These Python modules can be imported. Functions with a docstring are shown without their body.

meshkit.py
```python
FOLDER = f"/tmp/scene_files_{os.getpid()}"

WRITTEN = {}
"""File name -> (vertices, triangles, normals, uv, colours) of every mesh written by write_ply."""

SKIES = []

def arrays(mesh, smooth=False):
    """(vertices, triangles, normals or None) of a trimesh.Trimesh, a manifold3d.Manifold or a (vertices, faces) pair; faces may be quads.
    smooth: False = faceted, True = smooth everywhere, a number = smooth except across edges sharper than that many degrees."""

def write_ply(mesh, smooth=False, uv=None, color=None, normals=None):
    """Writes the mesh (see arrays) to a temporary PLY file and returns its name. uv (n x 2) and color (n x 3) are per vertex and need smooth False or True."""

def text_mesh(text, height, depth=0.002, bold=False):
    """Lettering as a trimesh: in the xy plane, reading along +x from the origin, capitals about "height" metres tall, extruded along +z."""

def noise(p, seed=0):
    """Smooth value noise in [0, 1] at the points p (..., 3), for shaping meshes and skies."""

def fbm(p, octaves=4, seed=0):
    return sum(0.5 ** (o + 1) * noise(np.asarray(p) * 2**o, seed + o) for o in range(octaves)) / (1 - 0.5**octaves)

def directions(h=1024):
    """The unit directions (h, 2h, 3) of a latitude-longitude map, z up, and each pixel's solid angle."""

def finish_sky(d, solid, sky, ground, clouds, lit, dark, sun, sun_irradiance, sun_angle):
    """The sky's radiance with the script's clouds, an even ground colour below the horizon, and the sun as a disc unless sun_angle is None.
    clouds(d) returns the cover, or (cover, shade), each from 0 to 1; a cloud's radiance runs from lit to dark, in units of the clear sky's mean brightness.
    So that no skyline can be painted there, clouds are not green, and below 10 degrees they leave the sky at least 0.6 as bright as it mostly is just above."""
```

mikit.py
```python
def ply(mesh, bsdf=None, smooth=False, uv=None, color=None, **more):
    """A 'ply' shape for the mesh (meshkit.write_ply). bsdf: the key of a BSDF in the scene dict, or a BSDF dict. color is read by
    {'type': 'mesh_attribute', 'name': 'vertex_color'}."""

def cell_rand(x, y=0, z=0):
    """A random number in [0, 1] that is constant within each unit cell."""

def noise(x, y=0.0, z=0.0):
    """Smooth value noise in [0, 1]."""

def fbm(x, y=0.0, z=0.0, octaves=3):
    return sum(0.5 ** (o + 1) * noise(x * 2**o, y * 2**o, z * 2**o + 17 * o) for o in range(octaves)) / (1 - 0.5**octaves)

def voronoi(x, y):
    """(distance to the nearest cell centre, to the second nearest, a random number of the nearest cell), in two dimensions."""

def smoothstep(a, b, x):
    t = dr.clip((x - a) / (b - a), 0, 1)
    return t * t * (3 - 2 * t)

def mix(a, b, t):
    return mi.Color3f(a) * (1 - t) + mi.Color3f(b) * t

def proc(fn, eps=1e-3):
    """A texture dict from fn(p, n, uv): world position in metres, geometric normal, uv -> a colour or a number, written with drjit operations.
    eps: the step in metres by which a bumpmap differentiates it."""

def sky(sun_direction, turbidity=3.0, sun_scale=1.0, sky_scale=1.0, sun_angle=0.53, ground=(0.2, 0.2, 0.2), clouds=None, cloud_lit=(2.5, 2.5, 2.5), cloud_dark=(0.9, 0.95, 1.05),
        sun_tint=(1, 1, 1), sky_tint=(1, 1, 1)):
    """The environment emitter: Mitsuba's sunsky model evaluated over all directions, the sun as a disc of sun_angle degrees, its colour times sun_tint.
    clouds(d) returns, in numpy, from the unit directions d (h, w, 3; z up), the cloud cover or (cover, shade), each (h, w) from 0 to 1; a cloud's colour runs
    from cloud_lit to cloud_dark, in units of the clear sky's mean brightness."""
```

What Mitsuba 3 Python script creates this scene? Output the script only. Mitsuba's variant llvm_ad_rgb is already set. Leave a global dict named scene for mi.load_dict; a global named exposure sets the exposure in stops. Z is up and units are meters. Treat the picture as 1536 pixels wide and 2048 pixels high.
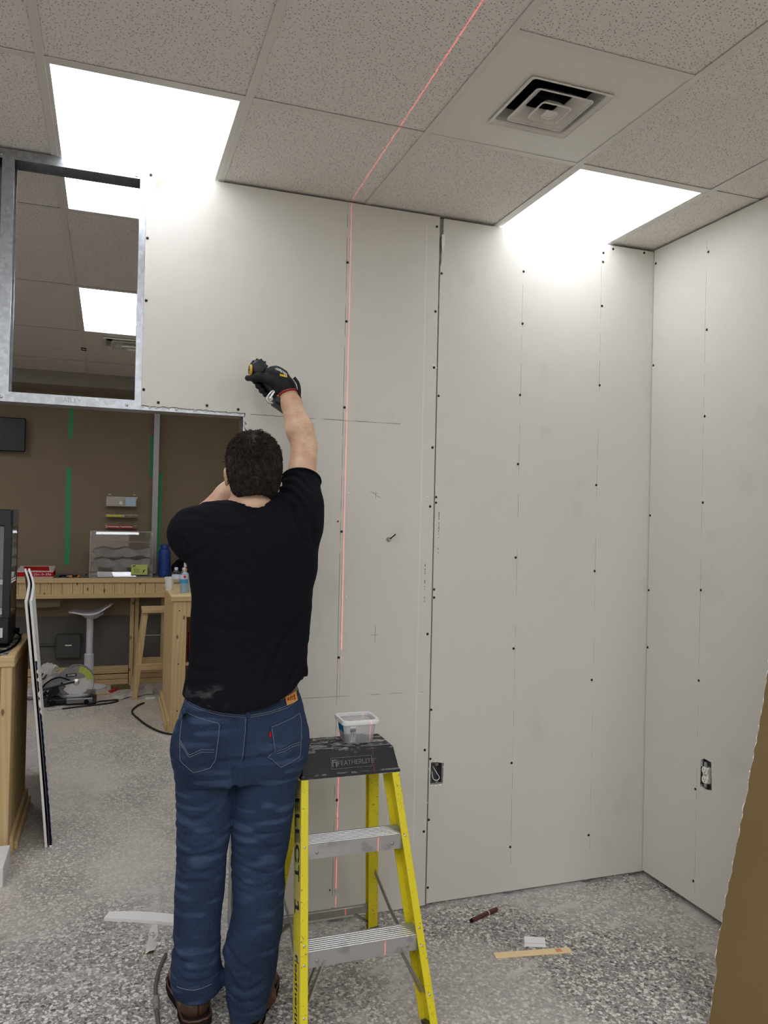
import math, numpy as np, trimesh, drjit as dr, mitsuba as mi, mikit, meshkit
from mikit import proc, noise, fbm, voronoi, cell_rand, smoothstep, mix
import shapely.geometry as sg
import manifold3d as m3

T4 = mi.ScalarTransform4f
scene, labels = {'type': 'scene'}, {}

# ------------------------------------------------------------------ camera, light, exposure
CAM = np.array([-2.42418, -3.12367, 1.67583])
FWD = np.array([0.32651046, 0.94515592, 0.00843796])
UP = np.array([-0.0239951831, -0.000635715214, 0.999711872])
scene['camera'] = {'type': 'perspective', 'fov': 2 * math.degrees(math.atan(768 / 1559.897)), 'fov_axis': 'x',
                   'near_clip': 0.05, 'far_clip': 60.0,
                   'to_world': T4().look_at(origin=CAM.tolist(), target=(CAM + FWD).tolist(), up=UP.tolist())}
exposure = 0.17
PANEL = [4.5, 4.66, 5.06]          # radiance of the white ceiling panels
LASER = 30.0                      # red line laser on the floor behind the camera's right
H = 2.998                        # ceiling height
TILE = 0.6096
GRID = np.array([-2.66194, -0.64576]); GROT = 0.0070   # the ceiling grid stands 0.4 degrees off the new wall
AR = 0.01246                     # the right wall stands 0.7 degrees off square

# ------------------------------------------------------------------ helpers
used = {}
def number(base):
    n = used.get(base, 0); used[base] = n + 1
    return base if n == 0 else f'{base}_{n:03d}'
def put(name, mesh, m, parent=None, smooth=False, label=None, **kw):
    key = number((parent + '__' if parent else '') + name)
    scene[key] = mikit.ply(mesh, m, smooth, **kw) if not isinstance(mesh, dict) else dict(mesh)
    if label: labels[key] = {'label': label}
    return key
def thing(name, label, cat, group=None, kind=None):
    key = number(name)
    labels[key] = {'label': label, 'category': cat}
    if group: labels[key]['group'] = group
    if kind: labels[key]['kind'] = kind
    return key
def single(name, mesh, m, label, cat, smooth=False, group=None, **kw):
    key = put(name, mesh, m, smooth=smooth, **kw)
    labels[key] = {'label': label, 'category': cat}
    if group: labels[key]['group'] = group
    return key
def struct(name, label=None):
    key = number(name); labels[key] = {'label': label or name.replace('_', ' '), 'kind': 'structure'}
    return key
cat_ = trimesh.util.concatenate
def bx(x0, x1, y0, y1, z0, z1, b=0.0):
    """a box between two corners, its edges chamfered by b"""
    c = [(x0 + x1) / 2, (y0 + y1) / 2, (z0 + z1) / 2]; e = [abs(x1 - x0), abs(y1 - y0), abs(z1 - z0)]
    if b <= 0:
        m = trimesh.creation.box(e)
    else:
        b = min(b, min(e) * .45); h = np.array(e) / 2; P = []
        for s in np.ndindex(2, 2, 2):
            s = np.array(s) * 2 - 1
            for k in range(3):
                q = h - b; q[k] = h[k]; P.append(s * q)
        m = trimesh.convex.convex_hull(np.array(P))
    m.apply_translation(c); return m
def mv(m, t=(0, 0, 0), rz=0, rx=0, ry=0):
    m = m.copy(); tf = trimesh.transformations
    if rx: m.apply_transform(tf.rotation_matrix(rx, [1, 0, 0]))
    if ry: m.apply_transform(tf.rotation_matrix(ry, [0, 1, 0]))
    if rz: m.apply_transform(tf.rotation_matrix(rz, [0, 0, 1]))
    m.apply_translation(t); return m
def tube(path, r, n=10, closed=False):
    """a tube along the points; r a number or one per point"""
    P = np.asarray(path, float); R = np.broadcast_to(r, len(P)); m = len(P)
    t = np.gradient(P, axis=0) if not closed else np.roll(P, -1, 0) - np.roll(P, 1, 0)
    t /= np.linalg.norm(t, axis=1, keepdims=True) + 1e-12
    u = np.cross(t[0], [0, 0, 1] if abs(t[0][2]) < .9 else [1, 0, 0]); V = []
    for k in range(m):
        u = u - t[k] * (u @ t[k]); u /= np.linalg.norm(u) + 1e-12
        w = np.cross(t[k], u); a = np.arange(n) / n * 2 * np.pi
        V.append(P[k] + R[k] * (np.cos(a)[:, None] * u + np.sin(a)[:, None] * w))
    F = []
    for k in range(m if closed else m - 1):
        for a in range(n):
            b = (a + 1) % n; k2 = (k + 1) % m
            F += [[k * n + a, k * n + b, k2 * n + b], [k * n + a, k2 * n + b, k2 * n + a]]
    V = np.vstack(V)
    if not closed:
        V = np.vstack([V, P[:1], P[-1:]])
        for a in range(n):
            b = (a + 1) % n; F += [[len(V) - 2, b, a], [len(V) - 1, (m - 1) * n + a, (m - 1) * n + b]]
    return trimesh.Trimesh(V, np.array(F), process=False)
def spline(pts, n=8):
    P = np.asarray(pts, float); P = np.vstack([2 * P[0] - P[1], P, 2 * P[-1] - P[-2]]); out = []
    for k in range(1, len(P) - 2):
        for s in np.arange(n) / n:
            a, b, c, d = P[k - 1:k + 3]
            out.append(.5 * (2 * b + (c - a) * s + (2 * a - 5 * b + 4 * c - d) * s * s + (3 * b - a - 3 * c + d) * s ** 3))
    return np.vstack(out + [P[-2]])
def lathe(prof, n=32):
    """profile [(radius, z)...] turned about z"""
    return trimesh.creation.revolve(np.array(prof, float), sections=n)
def cyl(a, b, r, n=20):
    return trimesh.creation.cylinder(r, segment=np.array([a, b], float), sections=n)
def prism(poly, d, axes='xz', at=0.0):
    """a flat outline pushed out by d along the third axis from 'at'"""
    if not hasattr(poly, 'exterior'): poly = sg.Polygon(poly)
    m = trimesh.creation.extrude_polygon(poly, abs(d), engine='earcut')
    V = m.vertices.copy(); lo = min(at, at + d)
    if axes == 'xz': W = np.c_[V[:, 0], lo + abs(d) - V[:, 2], V[:, 1]]
    elif axes == 'yz': W = np.c_[lo + V[:, 2], V[:, 0], V[:, 1]]
    else: W = np.c_[V[:, 0], V[:, 1], lo + V[:, 2]]
    return trimesh.Trimesh(W, m.faces, process=False)
def text(s, h, depth=.0008, bold=False, center=True):
    m = meshkit.text_mesh(s, h, depth, bold)
    if center: m.apply_translation([-m.bounds[:, 0].mean(), -m.bounds[:, 1].mean(), 0])
    return m
def frame(m, o, x, y):
    """places a mesh made in the xy plane: its x along x, its y along y, at o"""
    x = np.array(x, float); x /= np.linalg.norm(x); y = np.array(y, float); y -= x * (x @ y); y /= np.linalg.norm(y)
    A = np.eye(4); A[:3, 0], A[:3, 1], A[:3, 2], A[:3, 3] = x, y, np.cross(x, y), o
    m = m.copy(); m.apply_transform(A); return m
def rgb(*c): return {'type': 'rgb', 'value': list(map(float, c))}
def srgb(r, g, b):
    c = np.array([r, g, b]) / 255.0
    return np.where(c <= .04045, c / 12.92, ((c + .055) / 1.055) ** 2.4).tolist()
def diff(c): return {'type': 'twosided', 'bsdf': {'type': 'diffuse', 'reflectance': c if isinstance(c, dict) else rgb(*c)}}
def princ(c, rough=.5, metal=0.0, spec=.5, **k):
    return {'type': 'twosided', 'bsdf': {'type': 'principled', 'base_color': c if isinstance(c, dict) else rgb(*c), 'roughness': rough, 'metallic': metal, 'specular': spec, **k}}
def bump(b, fn, scale, eps=1e-3):
    return {'type': 'twosided', 'bsdf': {'type': 'bumpmap', 'arbitrary': proc(fn, eps), 'scale': scale, 'bsdf': b['bsdf']}}
def band(v, a, w): return 1 - smoothstep(w * .5, w, dr.abs(v - a))
def between(v, a, b): return dr.select((v > a) & (v < b), mi.Float(1), mi.Float(0))

# ------------------------------------------------------------------ materials of the setting
PAPER = srgb(205, 202, 193)
def pencil(p, x, z, lines, c):
    for kind, a, lo, hi, w, s in lines:
        u, v = (x, z) if kind == 'v' else (z, x)
        wob = (noise(v * 3, a * 7) - .5) * .002
        k = band(u + wob, a, w) * between(v, lo, hi) * s * smoothstep(.2, .55, noise(v * 22, a * 31))
        c = mix(c, mi.Color3f(.15, .125, .115), dr.clip(k, 0, 1))
    return c
def dashes(x, z, xa, z0, z1, c):
    k = band(x, xa, .0032) * between(z, z0, z1) * dr.select(cell_rand(z * 260, 3) > .45, mi.Float(.75), mi.Float(0)) * dr.select(noise(z * 28, 5) > .3, mi.Float(1), mi.Float(0))
    return mix(c, mi.Color3f(.12, .12, .12), k)
def paper_base(x, z):
    g = fbm(x * 2.2, z * 1.7, 3.0) - .5
    c = mi.Color3f(PAPER) * (1 + .035 * g + .03 * (noise(x * 420, z * 420) - .5))
    s = smoothstep(.70, .86, fbm(x * 5.1 + 9, z * 4.3, 7.0, 4)) * .13
    return mix(c, mi.Color3f(.33, .32, .29), s)
def front_paper(p, n, uv):
    x, z = p.x, p.z
    c = paper_base(x, z)
    c = pencil(p, x, z, [('v', -1.5345, .10, 2.99, .0022, .55), ('v', -1.5235, .10, 2.99, .0014, .45), ('v', -.7065, .14, 2.75, .0013, .55), ('v', -.2935, .16, 2.92, .0013, .5),
                         ('h', 2.081, -1.92, -1.28, .0021, .75), ('h', .933, -1.70, -1.145, .0018, .6), ('v', -1.372, 1.15, 1.225, .0014, .7), ('h', 1.184, -1.392, -1.36, .0014, .7),
                         ('h', 1.782, -1.40, -1.372, .0014, .6), ('v', -1.383, 1.757, 1.795, .0014, .6)], c)
    tilt = (x + 1.383) * .6 + (z - 1.775)
    c = mix(c, mi.Color3f(.12, .11, .1), band(tilt, 0, .0016) * between(x, -1.41, -1.36) * .6)
    red = smoothstep(.62, .7, noise(x * 60, z * 45)) * between(x, -2.325, -2.26) * between(z, 2.925, 2.965)
    c = mix(c, mi.Color3f(.62, .22, .16), red * .6)
    sc = band(x, -1.178, .004) * between(z, .3, 2.96) * .35
    c = mix(c, mi.Color3f(.78, .77, .75), sc)
    c = dashes(x, z, -1.092, 1.53, 1.71, c)
    return dashes(x, z, -1.152, 1.32, 1.49, c)
def right_paper(p, n, uv):
    c = paper_base(p.y + 31, p.z)
    return pencil(p, p.y, p.z, [('v', -.352, .05, 2.93, .0014, .55)], c)
def kraft(p, n, uv):
    g = fbm(p.x * 2.3, p.y * 2.3, p.z * 2.3, 4) - .5
    f = noise(p.x * 55, p.y * 55, p.z * 330) - .5
    return mi.Color3f(srgb(122, 103, 72)) * (1 + .22 * g + .10 * f)
def kraft_old(p, n, uv):
    g = fbm(p.x * 1.6, p.y * 1.6, p.z * 1.1, 4) - .5
    f = noise(p.x * 40, p.y * 40, p.z * 220) - .5
    return mi.Color3f(srgb(139, 125, 104)) * (1 + .35 * g + .10 * f)
def tile_paint(p, n, uv):
    c = mi.Color3f(srgb(218, 213, 207)) * (1 + .05 * (noise(p.x * 240, p.y * 240) - .5))
    for sc, th, ed in ((95.0, .30, 1.0), (190.0, .26, 2.0)):
        ang = cell_rand(dr.floor(p.x * 7), dr.floor(p.y * 7)) * 0 
        d1, d2, r = voronoi(p.x * sc * .8, p.y * sc)
        k = (1 - smoothstep(.10, .24, d1)) * dr.select(r > (.45 if ed == 1.0 else .62), mi.Float(1), mi.Float(0))
        c = mix(c, mi.Color3f(.16, .14, .12), k * (.80 if ed == 1.0 else .55))
    return c
def terrazzo(p, n, uv):
    wx, wy = p.x + .006 * noise(p.x * 60, p.y * 60), p.y + .006 * noise(p.x * 60 + 9, p.y * 60)
    d1, d2, r = voronoi(wx * 76, wy * 76)
    e1, e2, q = voronoi(wx * 140 + 5, wy * 140)
    def chip(r):
        c = mix((.075, .066, .070), (.165, .150, .148), smoothstep(.0, .32, r))
        c = mix(c, mi.Color3f(.27, .25, .228), smoothstep(.40, .52, r))
        return mix(c, mi.Color3f(.50, .475, .42), smoothstep(.62, .80, r))
    c = mix(mi.Color3f(.215, .198, .180), chip(q), smoothstep(.10, .22, e2 - e1) * .8)
    c = mix(c, chip(r), smoothstep(.14, .24, d2 - d1) * dr.select(cell_rand(r * 977, 4) > .32, mi.Float(1), mi.Float(0)))
    big = fbm(p.x * 1.1, p.y * 1.1, 2.0, 3)
    c = c * (1.22 * (1 + .30 * (big - .5)))
    # plaster dust: swept patches and streaks
    a = fbm(p.x * 1.9 + 3, p.y * 1.5, 8.0, 5)
    s = fbm(p.x * 9 + p.y * 4, p.y * 22 - p.x * 9, 1.0, 4)
    dust = smoothstep(.46, .70, a) * .50 + smoothstep(.60, .76, s) * smoothstep(.40, .60, a) * .45
    wallside = smoothstep(-.30, .0, p.y - .30 * noise(p.x * 7, p.y * 7)) * between(p.y, -.4, .12) * dr.select(p.x > -2.0, mi.Float(1), mi.Float(0))
    wallside = dr.maximum(wallside, smoothstep(-.34, -.02, p.x - .3 * noise(p.y * 6, p.x * 8, 3)) * between(p.y, -2.5, .05))
    dust = dr.clip(dust + wallside * .50 * smoothstep(.3, .62, fbm(p.x * 13, p.y * 13, 4.0, 4)), 0, .86)
    c = mix(c, mi.Color3f(.47, .44, .405), dust)
    dust2 = (.34 + .30 * smoothstep(.25, .7, fbm(p.x * 3.1 + 1, p.y * 2.3, 5.0, 4))) * smoothstep(.0, 1.2, p.y + .4 * noise(p.x * 3, p.y * 3))
    c = mix(c, mi.Color3f(.60, .55, .47), dust2)
    saw = smoothstep(.52, .74, fbm(p.x * 7, p.y * 3.5 + 2, 6.0, 4)) * smoothstep(2.4, 3.3, p.y) * .5
    return mix(c, mi.Color3f(.56, .47, .32), saw)
def zinc(p, n, uv):
    d1, d2, r = voronoi(p.x * 70 + p.y * 31, p.z * 70)
    return mi.Color3f(.38, .395, .41) * (.84 + .24 * r)
def pine(p, n, uv):
    w = noise(p.x * 9, p.y * 9, p.z * .9)
    ring = .5 + .5 * dr.sin((p.x * 1.0 + p.y * .7 + .06 * w + .02 * noise(p.z * 2, p.x * 8)) * 260)
    kx, kz, r = voronoi((p.x + p.y) * 7, p.z * 3.2)
    knot = (1 - smoothstep(.03, .075, kx)) * dr.select(r > .45, mi.Float(1), mi.Float(0))
    c = mix(srgb(209, 183, 137), srgb(188, 156, 107), ring * .45 + .3 * (w - .3))
    return mix(c, mi.Color3f(srgb(104, 66, 36)), knot * .85)
def pine_h(p, n, uv):
    w = noise(p.x * .9, p.y * 9, p.z * 9)
    ring = .5 + .5 * dr.sin((p.z + p.y * .7 + .05 * w) * 240)
    return mix(srgb(209, 183, 137), srgb(186, 154, 106), ring * .45 + .3 * (w - .3))
M = {
    'front_paper': diff(proc(front_paper)), 'right_paper': diff(proc(right_paper)), 'kraft': diff(proc(kraft)),
    'kraft_old': diff(proc(kraft_old)), 'gypsum': diff((.74, .73, .70)), 'tile': diff(proc(tile_paint)), 'tee': princ(srgb(196, 193, 186), .45),
    'terrazzo': princ(proc(terrazzo), .55, spec=.25), 'zinc': {'type': 'twosided', 'bsdf': {'type': 'principled', 'base_color': proc(zinc), 'roughness': .34, 'metallic': .95}},
    'pine': princ(proc(pine), .5, spec=.3), 'pine_h': princ(proc(pine_h), .5, spec=.3),
    'vent_white': princ(srgb(200, 197, 190), .4), 'dark': diff((.012, .012, .015)), 'black_metal': princ((.015, .015, .015), .4, spec=.4),
    'grey_paint': diff(srgb(150, 144, 136)), 'side_paint': diff(srgb(196, 192, 184)), 'grey_panel': diff(srgb(104, 102, 98)),
    'tape_green': princ(srgb(58, 150, 92), .6), 'white_plastic': princ(srgb(225, 224, 218), .35), 'black_plastic': princ((.012, .012, .014), .38),
}
for k, v in M.items(): scene[k] = v

# ------------------------------------------------------------------ ceiling: suspended grid of 2 x 4 ft tiles
c_, s_ = math.cos(GROT), math.sin(GROT)
def gm(m):
    return mv(m, rz=GROT)
gx0, gy0 = c_ * GRID[0] + s_ * GRID[1], -s_ * GRID[0] + c_ * GRID[1]      # grid origin in the grid's own turned frame
gX = lambda i: gx0 + i * TILE
gY = lambda j: gy0 + j * 2 * TILE
ceiling = struct('ceiling', 'suspended ceiling of speckled fissured tiles in a white grid')
I0, I1, J0, J1 = -6, 5, -4, 4
LIGHTS = {(0, 0), (3, 0), (0, 2)} | {(i, j) for j in (-2, -3, -4) for i in (-5, -3, 0, 3)} | {(-5, 0), (-3, 0), (-2, -3), (1, -3), (-2, -4), (1, -4)} | {(-3, 3), (2, 2)}
def tile_at(i, y0, y1, name='tile', m='tile', z=.0045, t=.015):
    put(name, gm(bx(gX(i) + .006, gX(i + 1) - .006, y0 + .006, y1 - .006, H + z, H + z + t, .002)), m, ceiling)
splits = {(2, -1): ['v', 'h'], (0, 3): ['v', 'h']}
splits = {(2, -1): ('tile', 'vent'), (0, 3): ('vent', 'tile')}
for i in range(I0, I1):
    for j in range(J0, J1 + 1):
        if gY(j) > 4.9 or (gX(i + 1) < -6.3) or gX(i) > .1 and gY(j) < 0: continue
        if (i, j) in LIGHTS: continue
        if (i, j) in splits:
            for h, what in enumerate(splits[(i, j)]):
                if what == 'tile': tile_at(i, gY(j) + h * TILE, gY(j) + (h + 1) * TILE)
            continue
        tile_at(i, gY(j), gY(j + 1))
tw = .0125
for i in range(I0, I1 + 1):
    put('main_runner', gm(bx(gX(i) - tw, gX(i) + tw, gY(J0), 4.95, H, H + .002, .0008).union(bx(gX(i) - .001, gX(i) + .001, gY(J0), 4.95, H + .0015, H + .04)) if False else
                          cat_([bx(gX(i) - tw, gX(i) + tw, gY(J0), 4.95, H, H + .0022, .0008), bx(gX(i) - .001, gX(i) + .001, gY(J0), 4.95, H + .002, H + .035)])), 'tee', ceiling)
for i in range(I0, I1):
    rows = [gY(j) for j in range(J0, J1 + 1)] + [gY(j) + TILE for (a, j) in splits if a == i]
    for y in rows:
        if y > 4.9: continue
        put('cross_tee', gm(cat_([bx(gX(i) + tw, gX(i + 1) - tw, y - tw, y + tw, H + .0006, H + .0024, .0006), bx(gX(i) + tw, gX(i + 1) - tw, y - .001, y + .001, H + .002, H + .03)])), 'tee', ceiling)
put('clip', gm(cat_([bx(gX(0) - .02, gX(0) + .02, gY(3) + .60, gY(3) + .625, H - .003, H + .003), bx(gX(0) - .02, gX(0) + .02, gY(3) + .68, gY(3) + .70, H - .003, H + .003)])), 'dark', ceiling)
put('slab_above', bx(-6.6, 1.2, -6.2, 6.0, H + .5, H + .6), 'dark', ceiling)

# ceiling lights: white lip and a glowing panel each
LT = {(0, 0): 'bright ceiling panel light over the metal framing, cut off by the new wall', (3, 0): 'bright ceiling panel light above the wall corner at the right',
      (0, 2): 'panel light in the back room seen through the framing, before the vent'}
for (i, j) in sorted(LIGHTS):
    lt = thing('ceiling_light', LT.get((i, j), 'bright white recessed panel light in the ceiling outside the picture'), 'ceiling light', group=None if (i, j) in LT else 'panel lights outside the picture')
    x0, x1, y0, y1 = gX(i) + tw, gX(i + 1) - tw, gY(j) + tw, gY(j + 1) - tw
    e = .012; z = H + .001
    put('frame', gm(cat_([bx(x0, x0 + e, y0, y1, z, z + .012), bx(x1 - e, x1, y0, y1, z, z + .012), bx(x0, x1, y0, y0 + e, z, z + .012), bx(x0, x1, y1 - e, y1, z, z + .012)])), 'tee', lt)
    key = number(lt + '__diffuser')
    cx, cy = (x0 + x1) / 2, (y0 + y1) / 2
    scene[key] = {'type': 'rectangle', 'to_world': T4().rotate([0, 0, 1], math.degrees(GROT)).translate([cx, cy, z + .006]).rotate([1, 0, 0], 180).scale([(x1 - x0) / 2 - e, (y1 - y0) / 2 - e, 1]),
                  'bsdf': {'type': 'ref', 'id': 'white_plastic'}, 'emitter': {'type': 'area', 'radiance': rgb(*PANEL)}}
    labels[key] = {'label': 'glowing white diffuser'}

# ceiling vents: a metal pan with nested square cones
def ring(a0, z0, a1, z1, t=.003, r=.012):
    def sq(a, z):
        P = []
        for k, (sx, sy) in enumerate(((1, 1), (-1, 1), (-1, -1), (1, -1))):
            for q in range(5):
                an = (k * 90 + q * 22.5) * math.pi / 180
                P.append([sx * (a - r) + r * math.cos(an), sy * (a - r) + r * math.sin(an), z])
        return np.array(P)
    S = [sq(a0, z0), sq(a1, z1), sq(a1 - t * .2, z1 + t), sq(a0 - t, z0 + t)]
    n = len(S[0]); F = []
    for k in range(4):
        k2 = (k + 1) % 4
        for a in range(n):
            b = (a + 1) % n; F += [[k * n + a, k * n + b, k2 * n + b], [k * n + a, k2 * n + b, k2 * n + a]]
    return trimesh.Trimesh(np.vstack(S), np.array(F), process=False)
def rim_tube(a, z, r=.0026):
    q = .011; P = [(sx * (a - q) + q * math.cos(t), sy * (a - q) + q * math.sin(t), z) for k, (sx, sy) in enumerate(((1, 1), (-1, 1), (-1, -1), (1, -1))) for t in (k * math.pi / 2 + np.linspace(0, math.pi / 2, 6))]
    return tube(P, r, 8, closed=True)
def vent(label, cell, ctr, off=0.0, S=1.0, D=1.0):
    v = thing('ceiling_vent', label, 'air vent')
    i, y0 = cell; x0, x1, y1 = gX(i) + .004, gX(i + 1) - .004, y0 + TILE - .004; y0 = y0 + .004
    hole = sg.box(ctr[0] - .130 * S, ctr[1] - .130 * S, ctr[0] + .130 * S, ctr[1] + .130 * S).buffer(.008)
    sc = lambda m: (m.apply_translation([0, 0, -H]), m.apply_scale([S, S, D]), m.apply_translation([0, 0, H]), m)[3]
    put('pan', gm(prism(sg.box(x0, y0, x1, y1).difference(hole), .0015, 'xy', H + .0026)), 'vent_white', v)
    put('outer_rim', gm(mv(sc(cat_([ring(.132, H + .0020, .146, H - .004), ring(.132, H + .0022, .121, H + .045), rim_tube(.145, H - .003)])), (ctr[0], ctr[1], 0))), 'vent_white', v)
    q = (ctr[0] + off, ctr[1] + off)
    put('cone', gm(mv(sc(cat_([ring(.099, H - .004, .058, H + .026), rim_tube(.100, H - .005)])), (q[0], q[1], 0))), 'vent_white', v)
    put('cone', gm(mv(sc(cat_([ring(.051, H - .012, .028, H + .010), rim_tube(.052, H - .013)])), (q[0], q[1], 0))), 'vent_white', v)
    put('cone', gm(mv(sc(cat_([rim_tube(.020, H - .0185, .0022), bx(-.020, .020, -.020, .020, H - .0175, H - .015)])), (q[0], q[1], 0))), 'vent_white', v)
    put('bracket', gm(mv(cat_([bx(-.11, .11, -.008, .008, H + .034, H + .037), bx(-.008, .008, -.11, .11, H + .031, H + .034), cyl((0, 0, H - .014), (0, 0, H + .036), .004, 8)]), (q[0], q[1], 0))), 'dark', v)
    put('duct', gm(mv(trimesh.creation.annulus(.135 * S, .150 * S, .30), (ctr[0], ctr[1], H + .195))), 'dark', v)
def to_grid(x, y): return (c_ * x + s_ * y, -s_ * x + c_ * y)
vent('white square ceiling vent with nested square cones, above the right half of the wall', (2, gY(-1) + TILE), to_grid(-1.140, -.937))
vent('ceiling vent in the dark back room seen through the metal framing', (0, gY(3)), (gX(0) + .36, gY(3) + .31), S=1.45, D=2.4)
# ------------------------------------------------------------------ floor
floor = struct('floor', 'speckled grey terrazzo floor covered with plaster dust')
put('slab', bx(-6.4, .6, -6.0, 5.9, -.1, 0), 'terrazzo', floor)

# ------------------------------------------------------------------ the new wall: steel framing and plasterboard
wf = struct('wall_front', 'new partition wall of plasterboard on steel studs')
rng = np.random.default_rng(5)
def ragged(a, b, n, amp, rng=rng):
    a, b = np.array(a, float), np.array(b, float); nrm = np.array([-(b - a)[1], (b - a)[0]]); nrm /= np.linalg.norm(nrm)
    t = np.linspace(0, 1, n); w = (rng.random(n) - .5) * amp; w[0] = w[-1] = 0
    return [tuple(a + (b - a) * s + nrm * k) for s, k in zip(t, w)]
TOPZ = H - .006
XJ = -1.1155
DOOR = -1.938
pan_l = [(-2.337, TOPZ)] + [(-2.337, 2.089)] + ragged((-2.337, 2.089), (DOOR, 2.084), 46, .005)[1:-1] + [(DOOR, 2.084)] + ragged((DOOR, 2.078), (DOOR, 1.98), 9, .014)[1:-1] + \
        [(DOOR, 1.97), (DOOR, .012), (XJ - .0028, .012), (XJ - .0028, TOPZ)]
def panel(poly, name, y0=0.0, t=.0127, mat='front_paper', parent=wf, label=None):
    return put(name, prism(poly, t, 'xz', y0), mat, parent, label=label)
pl = panel(pan_l, 'drywall_panel', label='pale plasterboard sheet cut out around the doorway')
tear = [(XJ + .0035, .019), (0.004, .019), (0.004, TOPZ - .004), (XJ + .018, TOPZ - .004), (XJ + .016, 2.955), (XJ + .017, 2.925), (XJ + .012, 2.90), (XJ + .015, 2.865), (XJ + .009, 2.83), (XJ + .010, 2.80), (XJ + .0045, 2.775), (XJ + .0035, 2.70)]
box_hole = sg.Polygon([(-1.106, .527), (-1.046, .529), (-1.044, .618), (-1.075, .624), (-1.104, .626)])
pr = panel(sg.Polygon(tear).difference(box_hole), 'drywall_panel', label='pale plasterboard sheet reaching the right corner')
# torn strip of paper in the top of the joint
put('torn_paper', prism([(XJ + .006, 2.915), (XJ + .022, 2.918), (XJ + .020, 2.87), (XJ + .012, 2.835), (XJ + .007, 2.86)], .0006, 'xz', -.0045), 'gypsum', wf)
scr = cat_([lathe([(0, 0), (.0016, .0002), (.0018, .0012), (.0042, .0016), (.0047, .0024), (.0044, .0032), (.0008, .0042)], 14)])
scr.vertices[:, 2] *= -1
dim = lathe([(.0046, 0), (.0082, .0004), (.0060, .0012), (.0046, .0010)], 14); dim.vertices[:, 2] *= -1
def screw(parent, x, z, big=1.0):
    m = scr.copy(); m.vertices = m.vertices * [big * 1.15, big * 1.15, 1]
    # head set into the paper: local z -> into the wall (y)
    V = m.vertices; m = trimesh.Trimesh(np.c_[V[:, 0], .0012 + V[:, 2] * 1.0, V[:, 1]] + [x, 0, z], m.faces[:, ::-1], process=False)
    put('screw', m, 'screw_black', parent)
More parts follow.
